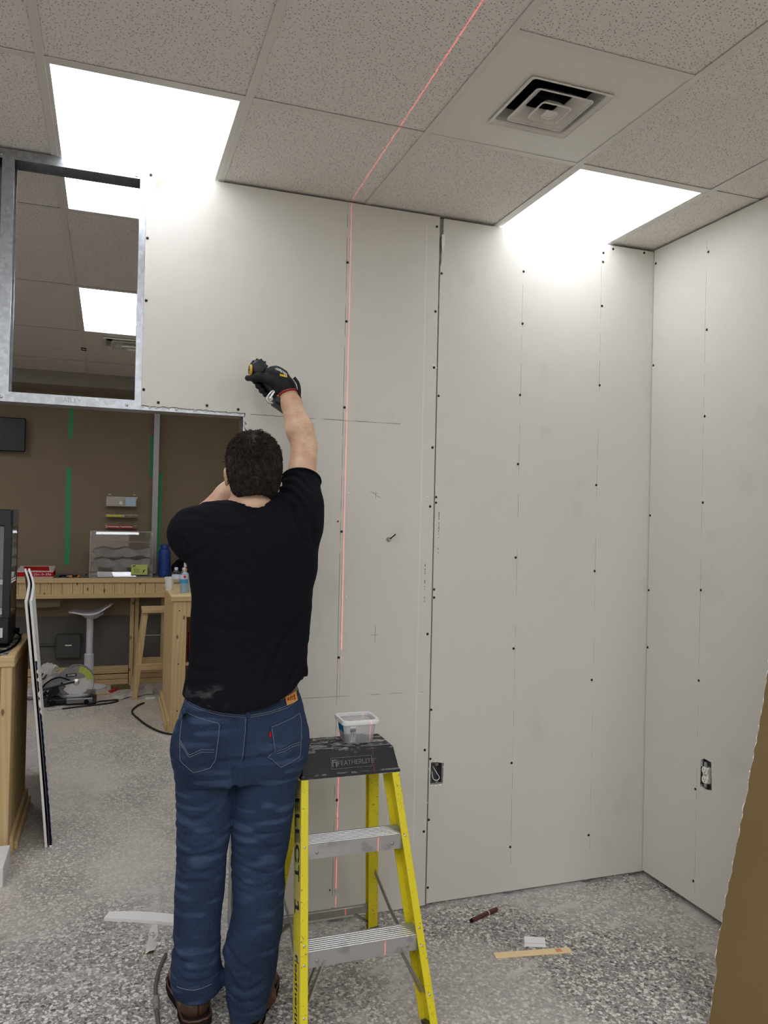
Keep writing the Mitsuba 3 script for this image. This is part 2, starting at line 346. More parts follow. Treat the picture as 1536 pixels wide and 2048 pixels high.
scene['screw_black'] = princ((.010, .010, .011), .45, spec=.3)
LP = [(-1.531, 2.740), (-1.530, 2.494), (-1.530, 2.135), (-1.530, 1.618), (-1.530, 1.095), (-1.524, 0.504), (-1.531, 0.055), (-1.132, 2.947), (-1.130, 2.579), (-1.131, 2.335), (-1.130, 1.988), (-1.135, 1.733), (-1.134, 1.182), (-1.135, 0.682), (-1.131, 0.331), (-2.323, 2.975), (-2.330, 2.731), (-2.329, 2.491), (-2.330, 2.149), (-2.275, 2.103), (-2.091, 2.104), (-1.969, 2.097), (-1.545, .135), (-1.547, 1.66)]
RP = [(-1.105, 2.747), (-1.107, 2.214), (-1.108, 1.750), (-1.108, 1.774), (-1.108, 1.374), (-1.107, 1.339), (-1.109, 0.854), (-1.108, 0.642), (-1.109, 0.379), (-1.107, 0.087), (-0.704, 2.806), (-0.704, 2.570), (-0.709, 2.247), (-0.712, 1.935), (-0.714, 1.514), (-0.715, 1.105), (-0.713, 0.592), (-0.711, 0.216), (-0.285, 2.946), (-0.286, 2.903), (-0.287, 2.696), (-0.291, 2.323), (-0.299, 1.855), (-0.298, 1.453), (-0.302, 0.945), (-0.302, 0.224), (-0.232, 2.971), (-0.057, 2.976)]
for x, z in LP: screw(pl, x, z, 1.0 if z not in (.135, 1.66) else .6)
for x, z in RP: screw(pr, x, z, 1.0 if x > -1 else .95)
# picked-out paper nicks
def crumb(r, seed, flat=1.0):
    g = np.random.default_rng(seed); P = g.normal(size=(14, 3)); P /= np.linalg.norm(P, axis=1, keepdims=True)
    m = trimesh.convex.convex_hull(P * (.65 + .35 * g.random((14, 1)))); m.apply_scale([r, r * flat, r]); return m
for k, (x, z) in enumerate([(-1.133, 2.342), (-1.121, 2.334), (-1.505, 1.778), (-1.146, 1.773), (-1.505, 1.345), (-1.117, .455), (-1.122, 2.0), (-1.112, .60)]):
    put('paper_nick', mv(crumb(.006, k, .35), (x, -.0015, z)), 'gypsum', pl)
for k in range(16):   # white crumbs along the sawn edge over the doorway
    x = -2.33 + .39 * (k + .5 * math.sin(k * 3.1)) / 16
    put('gypsum_crumb', mv(crumb(.0035 + .0015 * (k % 3), 40 + k, .6), (x, .006, 2.084)), 'gypsum', pl)
# steel: studs are C sections, tracks are U sections
def cstud(x, z0, z1, face=1, w=.041, d=.092, y0=.0127, t=.0012):
    """web towards -x*face, flanges and lips opening to +x*face"""
    P = [(0, 0), (w, 0), (w, .008), (w - t, .008), (w - t, t), (t, t), (t, d - t), (w - t, d - t), (w - t, d - .008), (w, d - .008), (w, d), (0, d)]
    poly = sg.Polygon([(x + face * a, y0 + b) for a, b in P]); m = prism(poly if poly.exterior.is_ccw else sg.Polygon(list(poly.exterior.coords)[::-1]), z1 - z0, 'xy', z0)
    # knurled ribs on the front flange
    ribs = [bx(x + face * .004, x + face * (w - .012), y0 - .0005, y0, zz, zz + .0022) for zz in np.arange(z0 + .01, z1 - .01, .0066)]
    return m, cat_(ribs)
def htrack(x0, x1, z, up=True, hgt=.036, d=.094, y0=.0115, t=.0012):
    s = 1 if up else -1
    P = [(0, 0), (d, 0), (d, hgt), (d - t, hgt), (d - t, t), (t, t), (t, hgt), (0, hgt)]
    poly = sg.Polygon([(y0 + a, z + s * b) for a, b in P])
    return prism(poly if poly.exterior.is_ccw else sg.Polygon(list(poly.exterior.coords)[::-1]), x1 - x0, 'yz', x0)
def stud(x, z0, z1, face=1):
    m, r = cstud(x, z0, z1, face)
    k = put('steel_stud', m, 'zinc', wf, label='galvanised steel stud'); put('knurling', r, 'zinc', k); return k
put('steel_track', htrack(-4.2, -2.3, H - .004, up=False), 'zinc', wf, label='galvanised steel track along the ceiling')
put('steel_track', htrack(-2.335, 0, H - .008, up=False, y0=.0135), 'zinc', wf)
put('steel_track', htrack(-4.2, DOOR - .004, 2.072, up=True, hgt=.036, y0=.0115), 'zinc', wf, label='galvanised steel track across the doorway')
put('steel_track', htrack(DOOR + .002, 0, .001, up=True, hgt=.008, y0=.036, d=.06), 'zinc', wf)
stud(-2.3615, 2.075, H - .008, 1); stud(-2.841, 2.075, H - .008, 1); stud(-2.851, 2.075, H - .008, -1); stud(-2.852, .003, 2.07, -1); stud(-3.26, .003, H - .008, -1); stud(-3.67, .003, H - .008, -1)
stud(-1.9475, .003, 2.07, 1)
for x in (-1.545, -1.135, -.725, -.32, -.06): stud(x, .004, H - .01, 1)
stud(-1.942, 2.11, H - .01, 1)
for (x, z) in [(-2.39, 2.087), (-2.824, 2.088), (-2.376, 2.968), (-2.845, 2.972)]:
    put('pan_head_screw', mv(lathe([(.0, -.003), (.0035, -.0026), (.0045, 0)], 12), (x, .0115, z), rx=-math.pi / 2) if False else trimesh.creation.icosphere(2, .0055).apply_transform(np.diag([1, .45, 1, 1])).apply_translation([x, .011, z]), 'zinc', wf)
# dents and stamped letters on the header track
put('stamped_letters', frame(text('BAILEY', .016, .0003), (-2.59, .0113, 2.091), (1, 0, 0), (0, 0, 1)), 'stamp', wf)
scene['stamp'] = princ((.30, .32, .34), .5, .5)
put('jamb_clip', bx(-1.9475, -1.941, .004, .0125, 1.96, 2.068), 'zinc', wf)

# wall anchor with a wire stub left in the sheet
an = thing('wall_anchor', 'small metal screw anchor with a wire stub sticking out of the plasterboard', 'wall anchor')
put('plug', mv(lathe([(0, .016), (.004, .016), (.0095, .004), (.0105, .0), (0, 0)], 16), (-1.322, 0, 1.588), rx=math.pi / 2), 'zinc', an, smooth=40)
put('wire', tube([(-1.322, -.012, 1.589), (-1.314, -.02, 1.597), (-1.300, -.026, 1.611)], .0025, 8), 'dark', an, True)

# junction box in the plasterboard
jb = thing('junction_box', 'open metal junction box with a loose white wire in the wall beside the joint', 'junction box')
x0, x1, z0, z1 = -1.100, -1.051, .534, .620
put('box', cat_([bx(x0, x1, .052, .054, z0, z1), bx(x0, x0 + .0015, .003, .053, z0, z1), bx(x1 - .0015, x1, .003, .053, z0, z1), bx(x0, x1, .003, .053, z0, z0 + .0015), bx(x0, x1, .003, .053, z1 - .0015, z1)]), 'box_steel', jb)
scene['box_steel'] = princ((.16, .16, .17), .45, .7)
for z in (z0 + .006, z1 - .006): put('ear', bx(-1.083, -1.068, .001, .0035, z - .006, z + .006, .001), 'zinc', jb)
put('wire', tube(spline([(-1.088, .05, .61), (-1.094, .015, .585), (-1.090, .004, .552), (-1.072, .0, .547), (-1.062, .004, .556), (-1.070, .01, .572), (-1.084, .03, .60)], 6), .0016, 6), 'white_plastic', jb, True)
for k, p in enumerate([(-1.10, -.001, .526), (-1.08, -.001, .523), (-1.06, -.001, .524), (-1.055, -.001, .628), (-1.085, -.001, .629), (-1.042, -.001, .60)]): put('plaster_crumb', mv(crumb(.006, 90 + k, .4), p), 'gypsum', jb)

# ------------------------------------------------------------------ right wall
wr = struct('wall_right', 'right wall of plasterboard sheets')
def RW(m): return mv(m, rz=AR)
out_hole = sg.Polygon([(-.372, .545), (-.374, .66), (-.392, .672), (-.436, .668), (-.442, .548), (-.40, .541)])
t = sg.Polygon([(-1.25, .026), (-.004, .026), (-.004, H - .005), (-1.25, H - .005)]).difference(out_hole)
p1 = put('drywall_panel', RW(prism(t, .0127, 'yz', 0)), 'right_paper', wr)
p2 = put('drywall_panel', RW(bx(0, .0127, -2.47, -1.253, .024, H - .005)), 'right_paper', wr)
put('drywall_panel', RW(bx(0, .0127, -3.69, -2.473, .024, H - .005)), 'right_paper', wr)
put('drywall_panel', RW(bx(0, .0127, -5.6, -3.693, .024, H - .005)), 'right_paper', wr)
put('steel_track', RW(bx(.045, .095, -5.6, -.05, .0, .03)), 'zinc', wr)
put('backing', bx(.105, .2, -5.9, 5.5, 0, H + .4), 'side_paint', wr)
for y, z in [(-.016, 2.928), (-.013, 2.439), (-.011, 1.719), (-.011, 1.362), (-.011, 1.089), (-0.363, 2.874), (-0.362, 2.533), (-0.359, 2.155), (-0.358, 1.777), (-0.356, 1.395), (-0.354, 1.000), (-0.346, 0.525), (-0.344, 0.124)]:
    m = scr.copy(); V = m.vertices * [1.15, 1.15, 1]
    put('screw', RW(trimesh.Trimesh(np.c_[.0012 + V[:, 2], V[:, 0] + y, V[:, 1] + z], m.faces, process=False)), 'screw_black', p1)
# electrical outlet
oy, oz = -.404, .604
ol = thing('electrical_outlet', 'white double electrical outlet without cover plate, set in a rough hole in the right wall', 'outlet')
put('box', RW(cat_([bx(.030, .032, oy - .031, oy + .031, oz - .05, oz + .05), bx(.002, .03, oy - .032, oy - .0305, oz - .05, oz + .05), bx(.002, .03, oy + .0305, oy + .032, oz - .05, oz + .05)])), 'box_steel', ol)
put('strap', RW(bx(-.001, .0005, oy - .009, oy + .009, oz - .052, oz + .056)), 'zinc', ol)
for s in (-1, 1):
    cz = oz + s * .0195
    sh = sg.Point(0, 0).buffer(.0175, 20).intersection(sg.box(-.0175, -.0142, .0175, .0142))
    f = put('receptacle', RW(mv(prism([(a, b) for a, b in sh.exterior.coords][:-1], .007, 'yz', -.005), (0, oy, cz))), 'outlet_white', ol)
    for dy in (-.0055, .0065): put('slot', RW(bx(-.0053, -.0045, oy + dy - .0011, oy + dy + .0011, cz - .001, cz + .0065)), 'dark', f)
    put('slot', RW(mv(cyl((-.0053, 0, 0), (-.0045, 0, 0), .0024, 12), (0, oy, cz - .0075))), 'dark', f)
put('body', RW(bx(-.001, .02, oy - .0165, oy + .0165, oz - .034, oz + .034, .002)), 'outlet_white', ol)
scene['outlet_white'] = princ(srgb(222, 218, 208), .35)

# ------------------------------------------------------------------ back room and the shell of the space
wb = struct('wall_back', 'brown board wall of the back room')
FY = 5.30
put('board', bx(-6.3, .2, FY, FY + .1, 0, H + .1), 'kraft_old', wb)
bh = struct('trim_1', 'grey bulkhead over the back wall')
put('bulkhead', bx(-6.3, .2, 4.86, FY + .001, 2.872, H + .06), 'grey_paint', bh)
wl = struct('wall_left', 'left wall outside the picture')
put('board', bx(-6.32, -6.2, -6.0, 5.5, 0, H + .1), 'side_paint', wl)
wc = struct('wall_behind', 'wall behind the camera, outside the picture')
put('board', bx(-6.3, .5, -6.0, -5.6, 0, H + .1), 'side_paint', wc)

# strips of green tape on the brown wall
def strip(x0, z0, x1, z1, w, label):
    P = [(x0 - w / 2, z0), (x0 + w / 2, z0 + .004), (x1 + w / 2, z1), (x1 - w / 2, z1 + .003)]
    single('tape_strip', prism(P[::-1], .0008, 'xz', FY - .001), 'tape_green', label, 'tape')
strip(-2.862, 2.80, -2.858, 2.408, .040, 'upper strip of green tape on the brown wall, under the header track')
strip(-2.866, 2.116, -2.862, 1.14, .048, 'long strip of green tape low on the brown wall, left of the clear wall rack')
strip(-2.076, 2.487, -2.070, 2.047, .036, 'strip of green tape just left of the grey upright bar on the back wall')
strip(-1.988, 2.102, -1.988, 1.20, .046, 'strip of green tape just right of the grey upright bar, above the blue jug')
ub = thing('upright_bar', 'grey metal upright bar standing on the workbench against the brown wall', 'metal bar')
put('bar', prism([(-2.061, 5.20), (-2.006, 5.20), (-2.006, 5.24), (-2.010, 5.24), (-2.010, 5.204), (-2.057, 5.204), (-2.057, 5.24), (-2.061, 5.24)], 1.812, 'xy', 1.06), 'bar_grey', ub)
for z in (1.2, 1.9, 2.6): put('screw', trimesh.creation.icosphere(1, .006).apply_transform(np.diag([1, .4, 1, 1])).apply_translation([-2.033, 5.199, z]), 'zinc', ub)
scene['bar_grey'] = princ(srgb(170, 168, 164), .45, .6)

# ------------------------------------------------------------------ the plasterboard sheet leaning on the right wall
y1 = -1.03
A, B = np.array([-.5375, y1, .028]), np.array([-.297, y1, 1.2047])
slope = (B[0] - A[0]) / (B[2] - A[2]); xb = A[0] - slope * A[2]
L = 2.44; cs = 1 / math.hypot(1, slope); sn = slope * cs
ls = thing('plasterboard_sheet', 'brown-backed plasterboard sheet with a ragged edge leaning at the right of the picture', 'plasterboard')
g = np.random.default_rng(11)
N = 260
tt = np.linspace(0, L, N); ed = y1 + (np.convolve(g.random(N + 6) - .5, np.ones(3) / 3, 'same')[3:-3]) * .011 + .006 * np.sin(tt * 5.0)
ed = np.where(tt < .24, ed - .018 * smooth if False else ed - .016 * np.clip((.24 - tt) / .03, 0, 1), ed)
def leanp(y, t, off): return np.c_[xb + sn * t - cs * off, y, cs * t + sn * off]
Y2 = -2.25; TH = .0127
def slab(ed, Y2, o0, o1):
    n = len(ed); V = np.vstack([leanp(ed, tt, o1), leanp(np.full(n, Y2), tt, o1), leanp(ed, tt, o0), leanp(np.full(n, Y2), tt, o0)]); F = []
    for k in range(n - 1):
        for a, b in ((0, n), (n, 3 * n), (3 * n, 2 * n), (2 * n, 0)):
            F += [[a + k, b + k, b + k + 1], [a + k, b + k + 1, a + k + 1]]
    for k in (0, n - 1):
        q = [k, n + k, 3 * n + k, 2 * n + k]; q = q if k == 0 else q[::-1]
        F += [[q[0], q[2], q[1]], [q[0], q[3], q[2]]]
    return trimesh.Trimesh(V, np.array(F), process=False)
put('core', slab(ed + .001 + .004 * (g.random(N) > .8), Y2, -.0005, -TH + .001), 'gypsum', ls)
put('back_paper', slab(ed, Y2, 0, -.0008), 'kraft', ls, label='brown paper back')
put('front_paper', slab(ed, Y2, -TH + .0008, -TH), 'gypsum', ls)
cr = []
for k in range(150):
    t_ = g.random() ** .8 * 1.35 + .15
    i = min(N - 1, int(t_ / L * N)); c = leanp(np.array([ed[i] + .003]), np.array([t_]), -.002 - .008 * g.random())[0]
    cr.append(mv(crumb(.0022 + .0035 * g.random() ** 2, 200 + k), c))
put('gypsum_crumbs', cat_(cr), 'gypsum', ls)
labels[ls + '__gypsum_crumbs'] = {'label': 'white gypsum crumbs along the broken edge', 'kind': 'stuff'}

# ------------------------------------------------------------------ laser level on the floor behind the camera's right, throws the red line
px_, py_ = -1.6235, -2.80
lx = np.array([-1.519 - -1.569, 1.337]); lx /= np.linalg.norm(lx); ang = math.atan2(lx[1], lx[0]) - math.pi / 2
ll = thing('laser_level', 'line laser level standing on the floor outside the picture', 'laser level')
def LL(m): return mv(m, (px_, py_, 0), rz=ang)
gap = .00011
put('housing', LL(bx(gap / 2, .045, -.06, .062, .062, .155)), 'black_plastic', ll); put('housing', LL(bx(-.045, -gap / 2, -.06, .062, .062, .155)), 'black_plastic', ll)
put('base', LL(cat_([bx(-.05, .05, -.07, .066, 0, .0625), bx(-.045, .045, .0622, .066, .06, .0893), bx(-.045, .045, -.066, -.0602, .06, .15)])), 'black_plastic', ll)
scene['laser_light'] = {'type': 'point', 'position': [px_, py_, .09], 'intensity': rgb(LASER, LASER * .05, LASER * .06)}
# ------------------------------------------------------------------ back room furniture
def planks(parent, x0, x1, z0, z1, y, w, t, mat, name='plank', axis='x'):
    n = max(1, round((x1 - x0) / w)); e = (x1 - x0) / n
    for k in range(n):
        a, b = x0 + k * e, x0 + (k + 1) * e - .0025
        put(name, bx(a, b, y, y + t, z0, z1, .002) if axis == 'x' else bx(y, y + t, a, b, z0, z1, .002), mat, parent)
wbn = thing('workbench', 'long pine workbench with a dusty grey top along the brown back wall', 'workbench')
BY = 4.70
put('top', bx(-6.2, -1.2, BY + .005, FY - .002, 1.030, 1.052), 'bench_top', wbn, label='speckled grey worktop')
def bench_top(p, n, uv):
    c = mix((.055, .055, .055), (.30, .285, .26), smoothstep(.35, .75, noise(p.x * 46, p.y * 46)))
    return mix(c, mi.Color3f(.40, .36, .30), smoothstep(.5, .8, fbm(p.x * 4, p.y * 6, 1.0)) * .6)
scene['bench_top'] = diff(proc(bench_top))
put('edge_strip', bx(-6.2, -1.2, BY - .019, BY + .005, 1.012, 1.057, .003), 'pine_h', wbn)
planks(wbn, -6.2, -1.2, .905, 1.012, BY, .092, .014, 'pine', 'apron_plank')
put('lower_strip', bx(-6.2, -1.2, BY - .014, BY + .005, .866, .906, .003), 'pine_h', wbn)
put('knee_panel', bx(-6.2, -1.3, 5.0, 5.02, .15, .66), 'grey_panel', wbn, label='grey panel under the bench')
put('knee_board', bx(-6.2, -1.3, 5.01, 5.03, .66, 1.03), 'kraft_old', wbn)
put('post', bx(-2.255, -2.217, 4.94, 4.998, .0, 1.03, .002), 'pine', wbn); put('post', bx(-2.212, -2.172, 4.965, 5.0, .0, 1.03, .002), 'pine', wbn)
put('post', bx(-1.96, -1.92, 4.94, 4.998, .0, 1.03, .002), 'pine', wbn); put('post', bx(-3.6, -3.56, 4.94, 4.998, .0, 1.03, .002), 'pine', wbn); put('post', bx(-4.9, -4.86, 4.94, 4.998, .0, 1.03, .002), 'pine', wbn)
put('rail', bx(-6.2, -2.26, 4.96, 4.999, .100, .172, .003), 'pine_h', wbn); put('rail', bx(-6.2, -2.26, 4.93, 4.965, .052, .094, .003), 'pine_h', wbn); put('rail', bx(-6.2, -2.26, 4.915, 4.955, .0, .049, .003), 'pine_h', wbn)
put('rail', bx(-2.17, -1.3, 4.96, 4.999, .16, .235, .003), 'pine_h', wbn); put('rail', bx(-2.17, -1.3, 4.95, 4.995, .095, .152, .003), 'pine_h', wbn); put('rail', bx(-2.17, -1.3, 4.93, 4.97, .05, .092, .003), 'pine_h', wbn); put('rail', bx(-2.17, -1.3, 4.915, 4.96, 0, .047, .003), 'pine_h', wbn)
single('cardboard_piece', mv(prism([(-.40, .0), (.26, .0), (.25, -.075), (.02, -.085), (-.40, -.05)][::-1], .004, 'xz'), (-3.14, 4.80, .855)), 'kraft_old', 'brown cardboard piece hanging under the bench top at the far left', 'cardboard')
eb = thing('electrical_box', 'dark grey electrical box on the grey panel under the bench', 'electrical box')
put('box', bx(-2.925, -2.70, 4.93, 4.999, .268, .497, .006), 'ebox', eb); put('cover', bx(-2.918, -2.707, 4.924, 4.93, .275, .490, .003), 'ebox', eb)
put('label_plate', bx(-2.84, -2.782, 4.9225, 4.9245, .388, .400), 'white_plastic', eb); put('conduit', cyl((-3.6, 4.985, .392), (-2.92, 4.985, .392), .012), 'ebox', eb)
scene['ebox'] = princ(srgb(68, 70, 66), .5)

# white stool
st = thing('bar_stool', 'white bar stool with a scooped seat on one round column, under the bench', 'stool')
u = np.linspace(-1, 1, 25); V, F = [], []
for a in u:
    for b in u:
        r2 = a * a + b * b; k = min(1, 1 / max(1e-6, math.sqrt(max(r2, 1e-9))) * max(abs(a), abs(b)))
        x, y = a * k * .195, b * k * .16
        V.append([x, y, .012 * r2 + .085 * max(0, (x + .02) / .215) ** 2.2 + .012 * max(0, -x / .195) ** 2])
V = np.array(V); n = len(u)
for i in range(n - 1):
    for j in range(n - 1):
        q = [i * n + j, (i + 1) * n + j, (i + 1) * n + j + 1, i * n + j + 1]; F += [[q[0], q[1], q[2]], [q[0], q[2], q[3]]]
def sheet(V, F, t):
    """gives an open sheet a thickness t"""
    m = trimesh.Trimesh(V, F, process=False); nv = len(V); B = V - m.vertex_normals * t
    ed = m.edges_sorted; un, cnt = np.unique(ed, axis=0, return_counts=True); bd = set(map(tuple, un[cnt == 1]))
    S = []
    for a, b in m.edges:
        if (min(a, b), max(a, b)) in bd: S += [[b, a, nv + a], [b, nv + a, nv + b]]
    return trimesh.Trimesh(np.vstack([V, B]), np.vstack([np.array(F), np.array(F)[:, ::-1] + nv, np.array(S)]), process=False)
SX, SY = -2.62, 4.84
put('seat', mv(sheet(V, np.array(F), .012), (SX, SY, .708)), 'white_gloss', st, 50)
put('under_plate', mv(lathe([(0, -.045), (.05, -.045), (.105, -.004), (.11, .008), (0, .01)], 28), (SX + .015, SY, .705)), 'white_gloss', st, 40)
put('column', mv(lathe([(.044, .0), (.044, .30), (.031, .305), (.031, .66), (0, .66)], 28), (SX, SY, .02)), 'white_gloss', st, 40)
put('base', mv(lathe([(0, 0), (.16, 0), (.162, .008), (.10, .022), (.05, .035), (0, .036)], 40), (SX, SY, 0)), 'white_gloss', st, 40)
scene['white_gloss'] = princ(srgb(206, 206, 208), .3)

# pine stool by the pier
ps = thing('pine_stool', 'plain pine stool with splayed legs beside the end of the counter', 'stool')
cx, cy, zt = -2.00, 4.42, .80
put('seat', bx(cx - .165, cx + .165, cy - .165, cy + .165, zt - .03, zt, .005), 'pine_h', ps)
def beam(a, b, w, d):
    a, b = np.array(a, float), np.array(b, float); t = (b - a) / np.linalg.norm(b - a); y = np.array([0, 1, 0]) - t * t[1]; y /= np.linalg.norm(y); x = np.cross(y, t)
    m = bx(-w / 2, w / 2, -d / 2, d / 2, 0, np.linalg.norm(b - a), .003); A = np.eye(4); A[:3, 0], A[:3, 1], A[:3, 2], A[:3, 3] = x, y, t, a; m.apply_transform(A); return m
for sx in (-1, 1):
    for sy in (-1, 1): put('leg', beam((cx + sx * .215, cy + sy * .17, 0), (cx + sx * .135, cy + sy * .12, zt - .03), .048, .03), 'pine', ps)
for sy in (-1, 1): put('rung', bx(cx - .19, cx + .19, cy + sy * .158 - .011, cy + sy * .158 + .011, .255, .315, .003), 'pine_h', ps)
for sx in (-1, 1): put('rung', bx(cx + sx * .19 - .011, cx + sx * .19 + .011, cy - .15, cy + .15, .20, .255, .003), 'pine', ps)
put('tie_rod', cyl((cx - .16, cy - .13, .565), (cx + .16, cy - .13, .565), .004, 8), 'zinc', ps)

# counter pier at the right (behind the man)
pc = thing('counter', 'pine counter with an open shelf end, standing behind the man and carrying the bottles', 'counter')
PX, PY = -1.982, 3.085
put('top', bx(PX - .016, -1.30, PY - .02, 4.13, 1.002, 1.044, .004), 'pine_h', pc)
planks(pc, PY, 4.12, .02, 1.0, PX, .105, .016, 'pine', 'side_plank', 'y')
put('stile', bx(PX, PX + .105, PY - .012, PY + .012, .0, 1.0, .003), 'pine', pc); put('stile', bx(-1.42, -1.32, PY - .012, PY + .012, .0, 1.0, .003), 'pine', pc)
put('rail', bx(PX + .105, -1.42, PY - .010, PY + .012, .88, 1.0, .003), 'pine_h', pc); put('rail', bx(PX + .105, -1.42, PY - .010, PY + .012, .0, .10, .003), 'pine_h', pc)
put('shelf', bx(PX + .02, -1.34, PY + .02, PY + .6, .10, .118), 'pine_h', pc); put('shelf', bx(PX + .02, -1.34, PY + .02, PY + .6, .50, .518), 'pine_h', pc)
put('back_board', bx(PX + .02, -1.34, PY + .6, PY + .615, .02, 1.0), 'pine', pc); put('side_board', bx(-1.34, -1.32, PY + .012, 4.12, 0, 1.0), 'pine', pc)
scene['dark_wood'] = diff((.05, .035, .022))
put('baseboard', bx(PX - .020, PX, PY - .012, 4.11, .0, .088, .003), 'pine_h', pc); put('baseboard', bx(PX - .036, PX - .020, PY + .02, 4.11, .0, .046, .003), 'pine_h', pc)
for z in (.93, .52, .16): put('screw', trimesh.creation.icosphere(1, .005).apply_transform(np.diag([1, .4, 1, 1])).apply_translation([PX + .05, PY - .0125, z]), 'dark', pc)
for k, (x, z, w, h, c, nm) in enumerate([(-1.85, .518, .09, .22, (.30, .03, .03), 'dark red box on the shelf of the counter'), (-1.855, .118, .07, .10, (.05, .02, .05), 'dark purple box on the lower shelf of the counter'), (-1.84, .218, .10, .12, (.45, .38, .38), 'pale box on the lower shelf of the counter')]):
    scene[f'shelf_box_{k}'] = diff(c)
    b = thing('box', nm, 'box'); z0 = (z if k < 2 else .118) + .0015
    put('carton', bx(x, x + w, PY + .05 + .12 * (k == 2), PY + .16 + .12 * (k == 2), z0, z0 + h, .002), f'shelf_box_{k}', b); put('lid', bx(x - .001, x + w + .001, PY + .049 + .12 * (k == 2), PY + .161 + .12 * (k == 2), z0 + h - .02, z0 + h + .001, .002), f'shelf_box_{k}', b)

# left counter in the foreground of the back room
lc = thing('counter', 'pine counter at the left edge with the black display case on it', 'counter')
LX, L0, L1 = -2.872, 1.03, 1.78
put('top', bx(-4.2, LX + .010, L0 - .012, L1 + .01, .918, .969, .004), 'pine_h', lc); put('top_sheet', bx(-4.2, LX - .03, L0 + .03, L1, .969, .9705), 'bench_top', lc, label='speckled grey worktop')
planks(lc, L0, L1, .02, .918, LX - .016, .118, .016, 'pine', 'side_plank', 'y')
planks(lc, -4.2, LX - .05, .02, .918, L0, .118, .016, 'pine', 'front_plank')
put('corner_post', bx(LX - .05, LX, L0 - .008, L0 + .05, .0, .918, .003), 'pine', lc)
put('baseboard', bx(LX, LX + .018, L0 + .02, L1, .0, .085, .003), 'pine_h', lc); put('baseboard', bx(LX + .018, LX + .034, L0 + .08, L1, .0, .040, .003), 'pine_h', lc)
put('core', bx(-4.2, LX - .02, L0 + .02, L1 - .01, .03, .915), 'dark_wood', lc)
put('foot', cyl((LX - .03, L0 - .03, 0), (LX - .03, L0 - .03, .018), .022), 'dark', lc)
# display case
dc = thing('display_case', 'black framed glass display case on the counter at the left edge', 'display case')
a0, a1, b0, b1 = -3.40, -2.922, 1.30, 1.585; z0, z1 = .9705, 1.68
put('base', bx(a0, a1, b0, b1, z0 + .015, z0 + .155, .006), 'black_plastic', dc); put('header', bx(a0, a1, b0, b1, z1 - .088, z1, .006), 'black_plastic', dc)
put('side_plate', bx(a1, a1 + .002, b0 + .06, b1 - .005, z1 - .088, z1 - .004), 'case_grey', dc)
for (x, y) in ((a0, b0), (a1 - .036, b0), (a0, b1 - .02), (a1 - .012, b1 - .012)):
    w = .036 if y == b0 else .012
    put('post', bx(x, x + w, y, y + w, z0 + .15, z1 - .08, .002), 'black_plastic', dc)
put('side_glass', bx(a1 - .005, a1 - .002, b0 + .036, b1 - .012, z0 + .155, z1 - .088), 'case_glass', dc); put('front_glass', bx(a0 + .036, a1 - .036, b0 + .01, b0 + .013, z0 + .155, z1 - .088), 'case_glass', dc)
put('back_panel', bx(a0, a1, b1 - .006, b1 - .002, z0 + .155, z1 - .088), 'case_grey', dc)
for z in (1.135, 1.29): put('shelf', bx(a0 + .02, a1 - .006, b0 + .04, b1 - .01, z, z + .006), 'white_plastic', dc)
put('rating_label', bx(a1 - .09, a1 - .03, b0 - .0012, b0, z0 + .05, z0 + .10), 'white_plastic', dc)
for (x, y) in ((a1 - .03, b0 + .03), (a1 - .03, b1 - .03), (a0 + .03, b0 + .03)): put('foot', cyl((x, y, z0), (x, y, z0 + .016), .014), 'dark', dc)
put('knob', mv(lathe([(0, 0), (.016, 0), (.014, .022), (0, .023)], 16), (a1, b1 - .03, z0 + .05), ry=math.pi / 2), 'dark', dc)
put('power_cord', tube(spline([(a1 - .01, b1 + .0, z0 + .04), (a1 + .02, b1 + .04, z0 + .012), (a1 + .03, 1.45, z0 + .006), (a1 + .015, 1.22, z0 + .006), (a1 - .03, 1.08, z0 + .006)], 8), .005, 8), 'dark', dc, True)
scene['case_grey'] = princ(srgb(92, 92, 90), .4, .3)
scene['case_glass'] = {'type': 'thindielectric'}

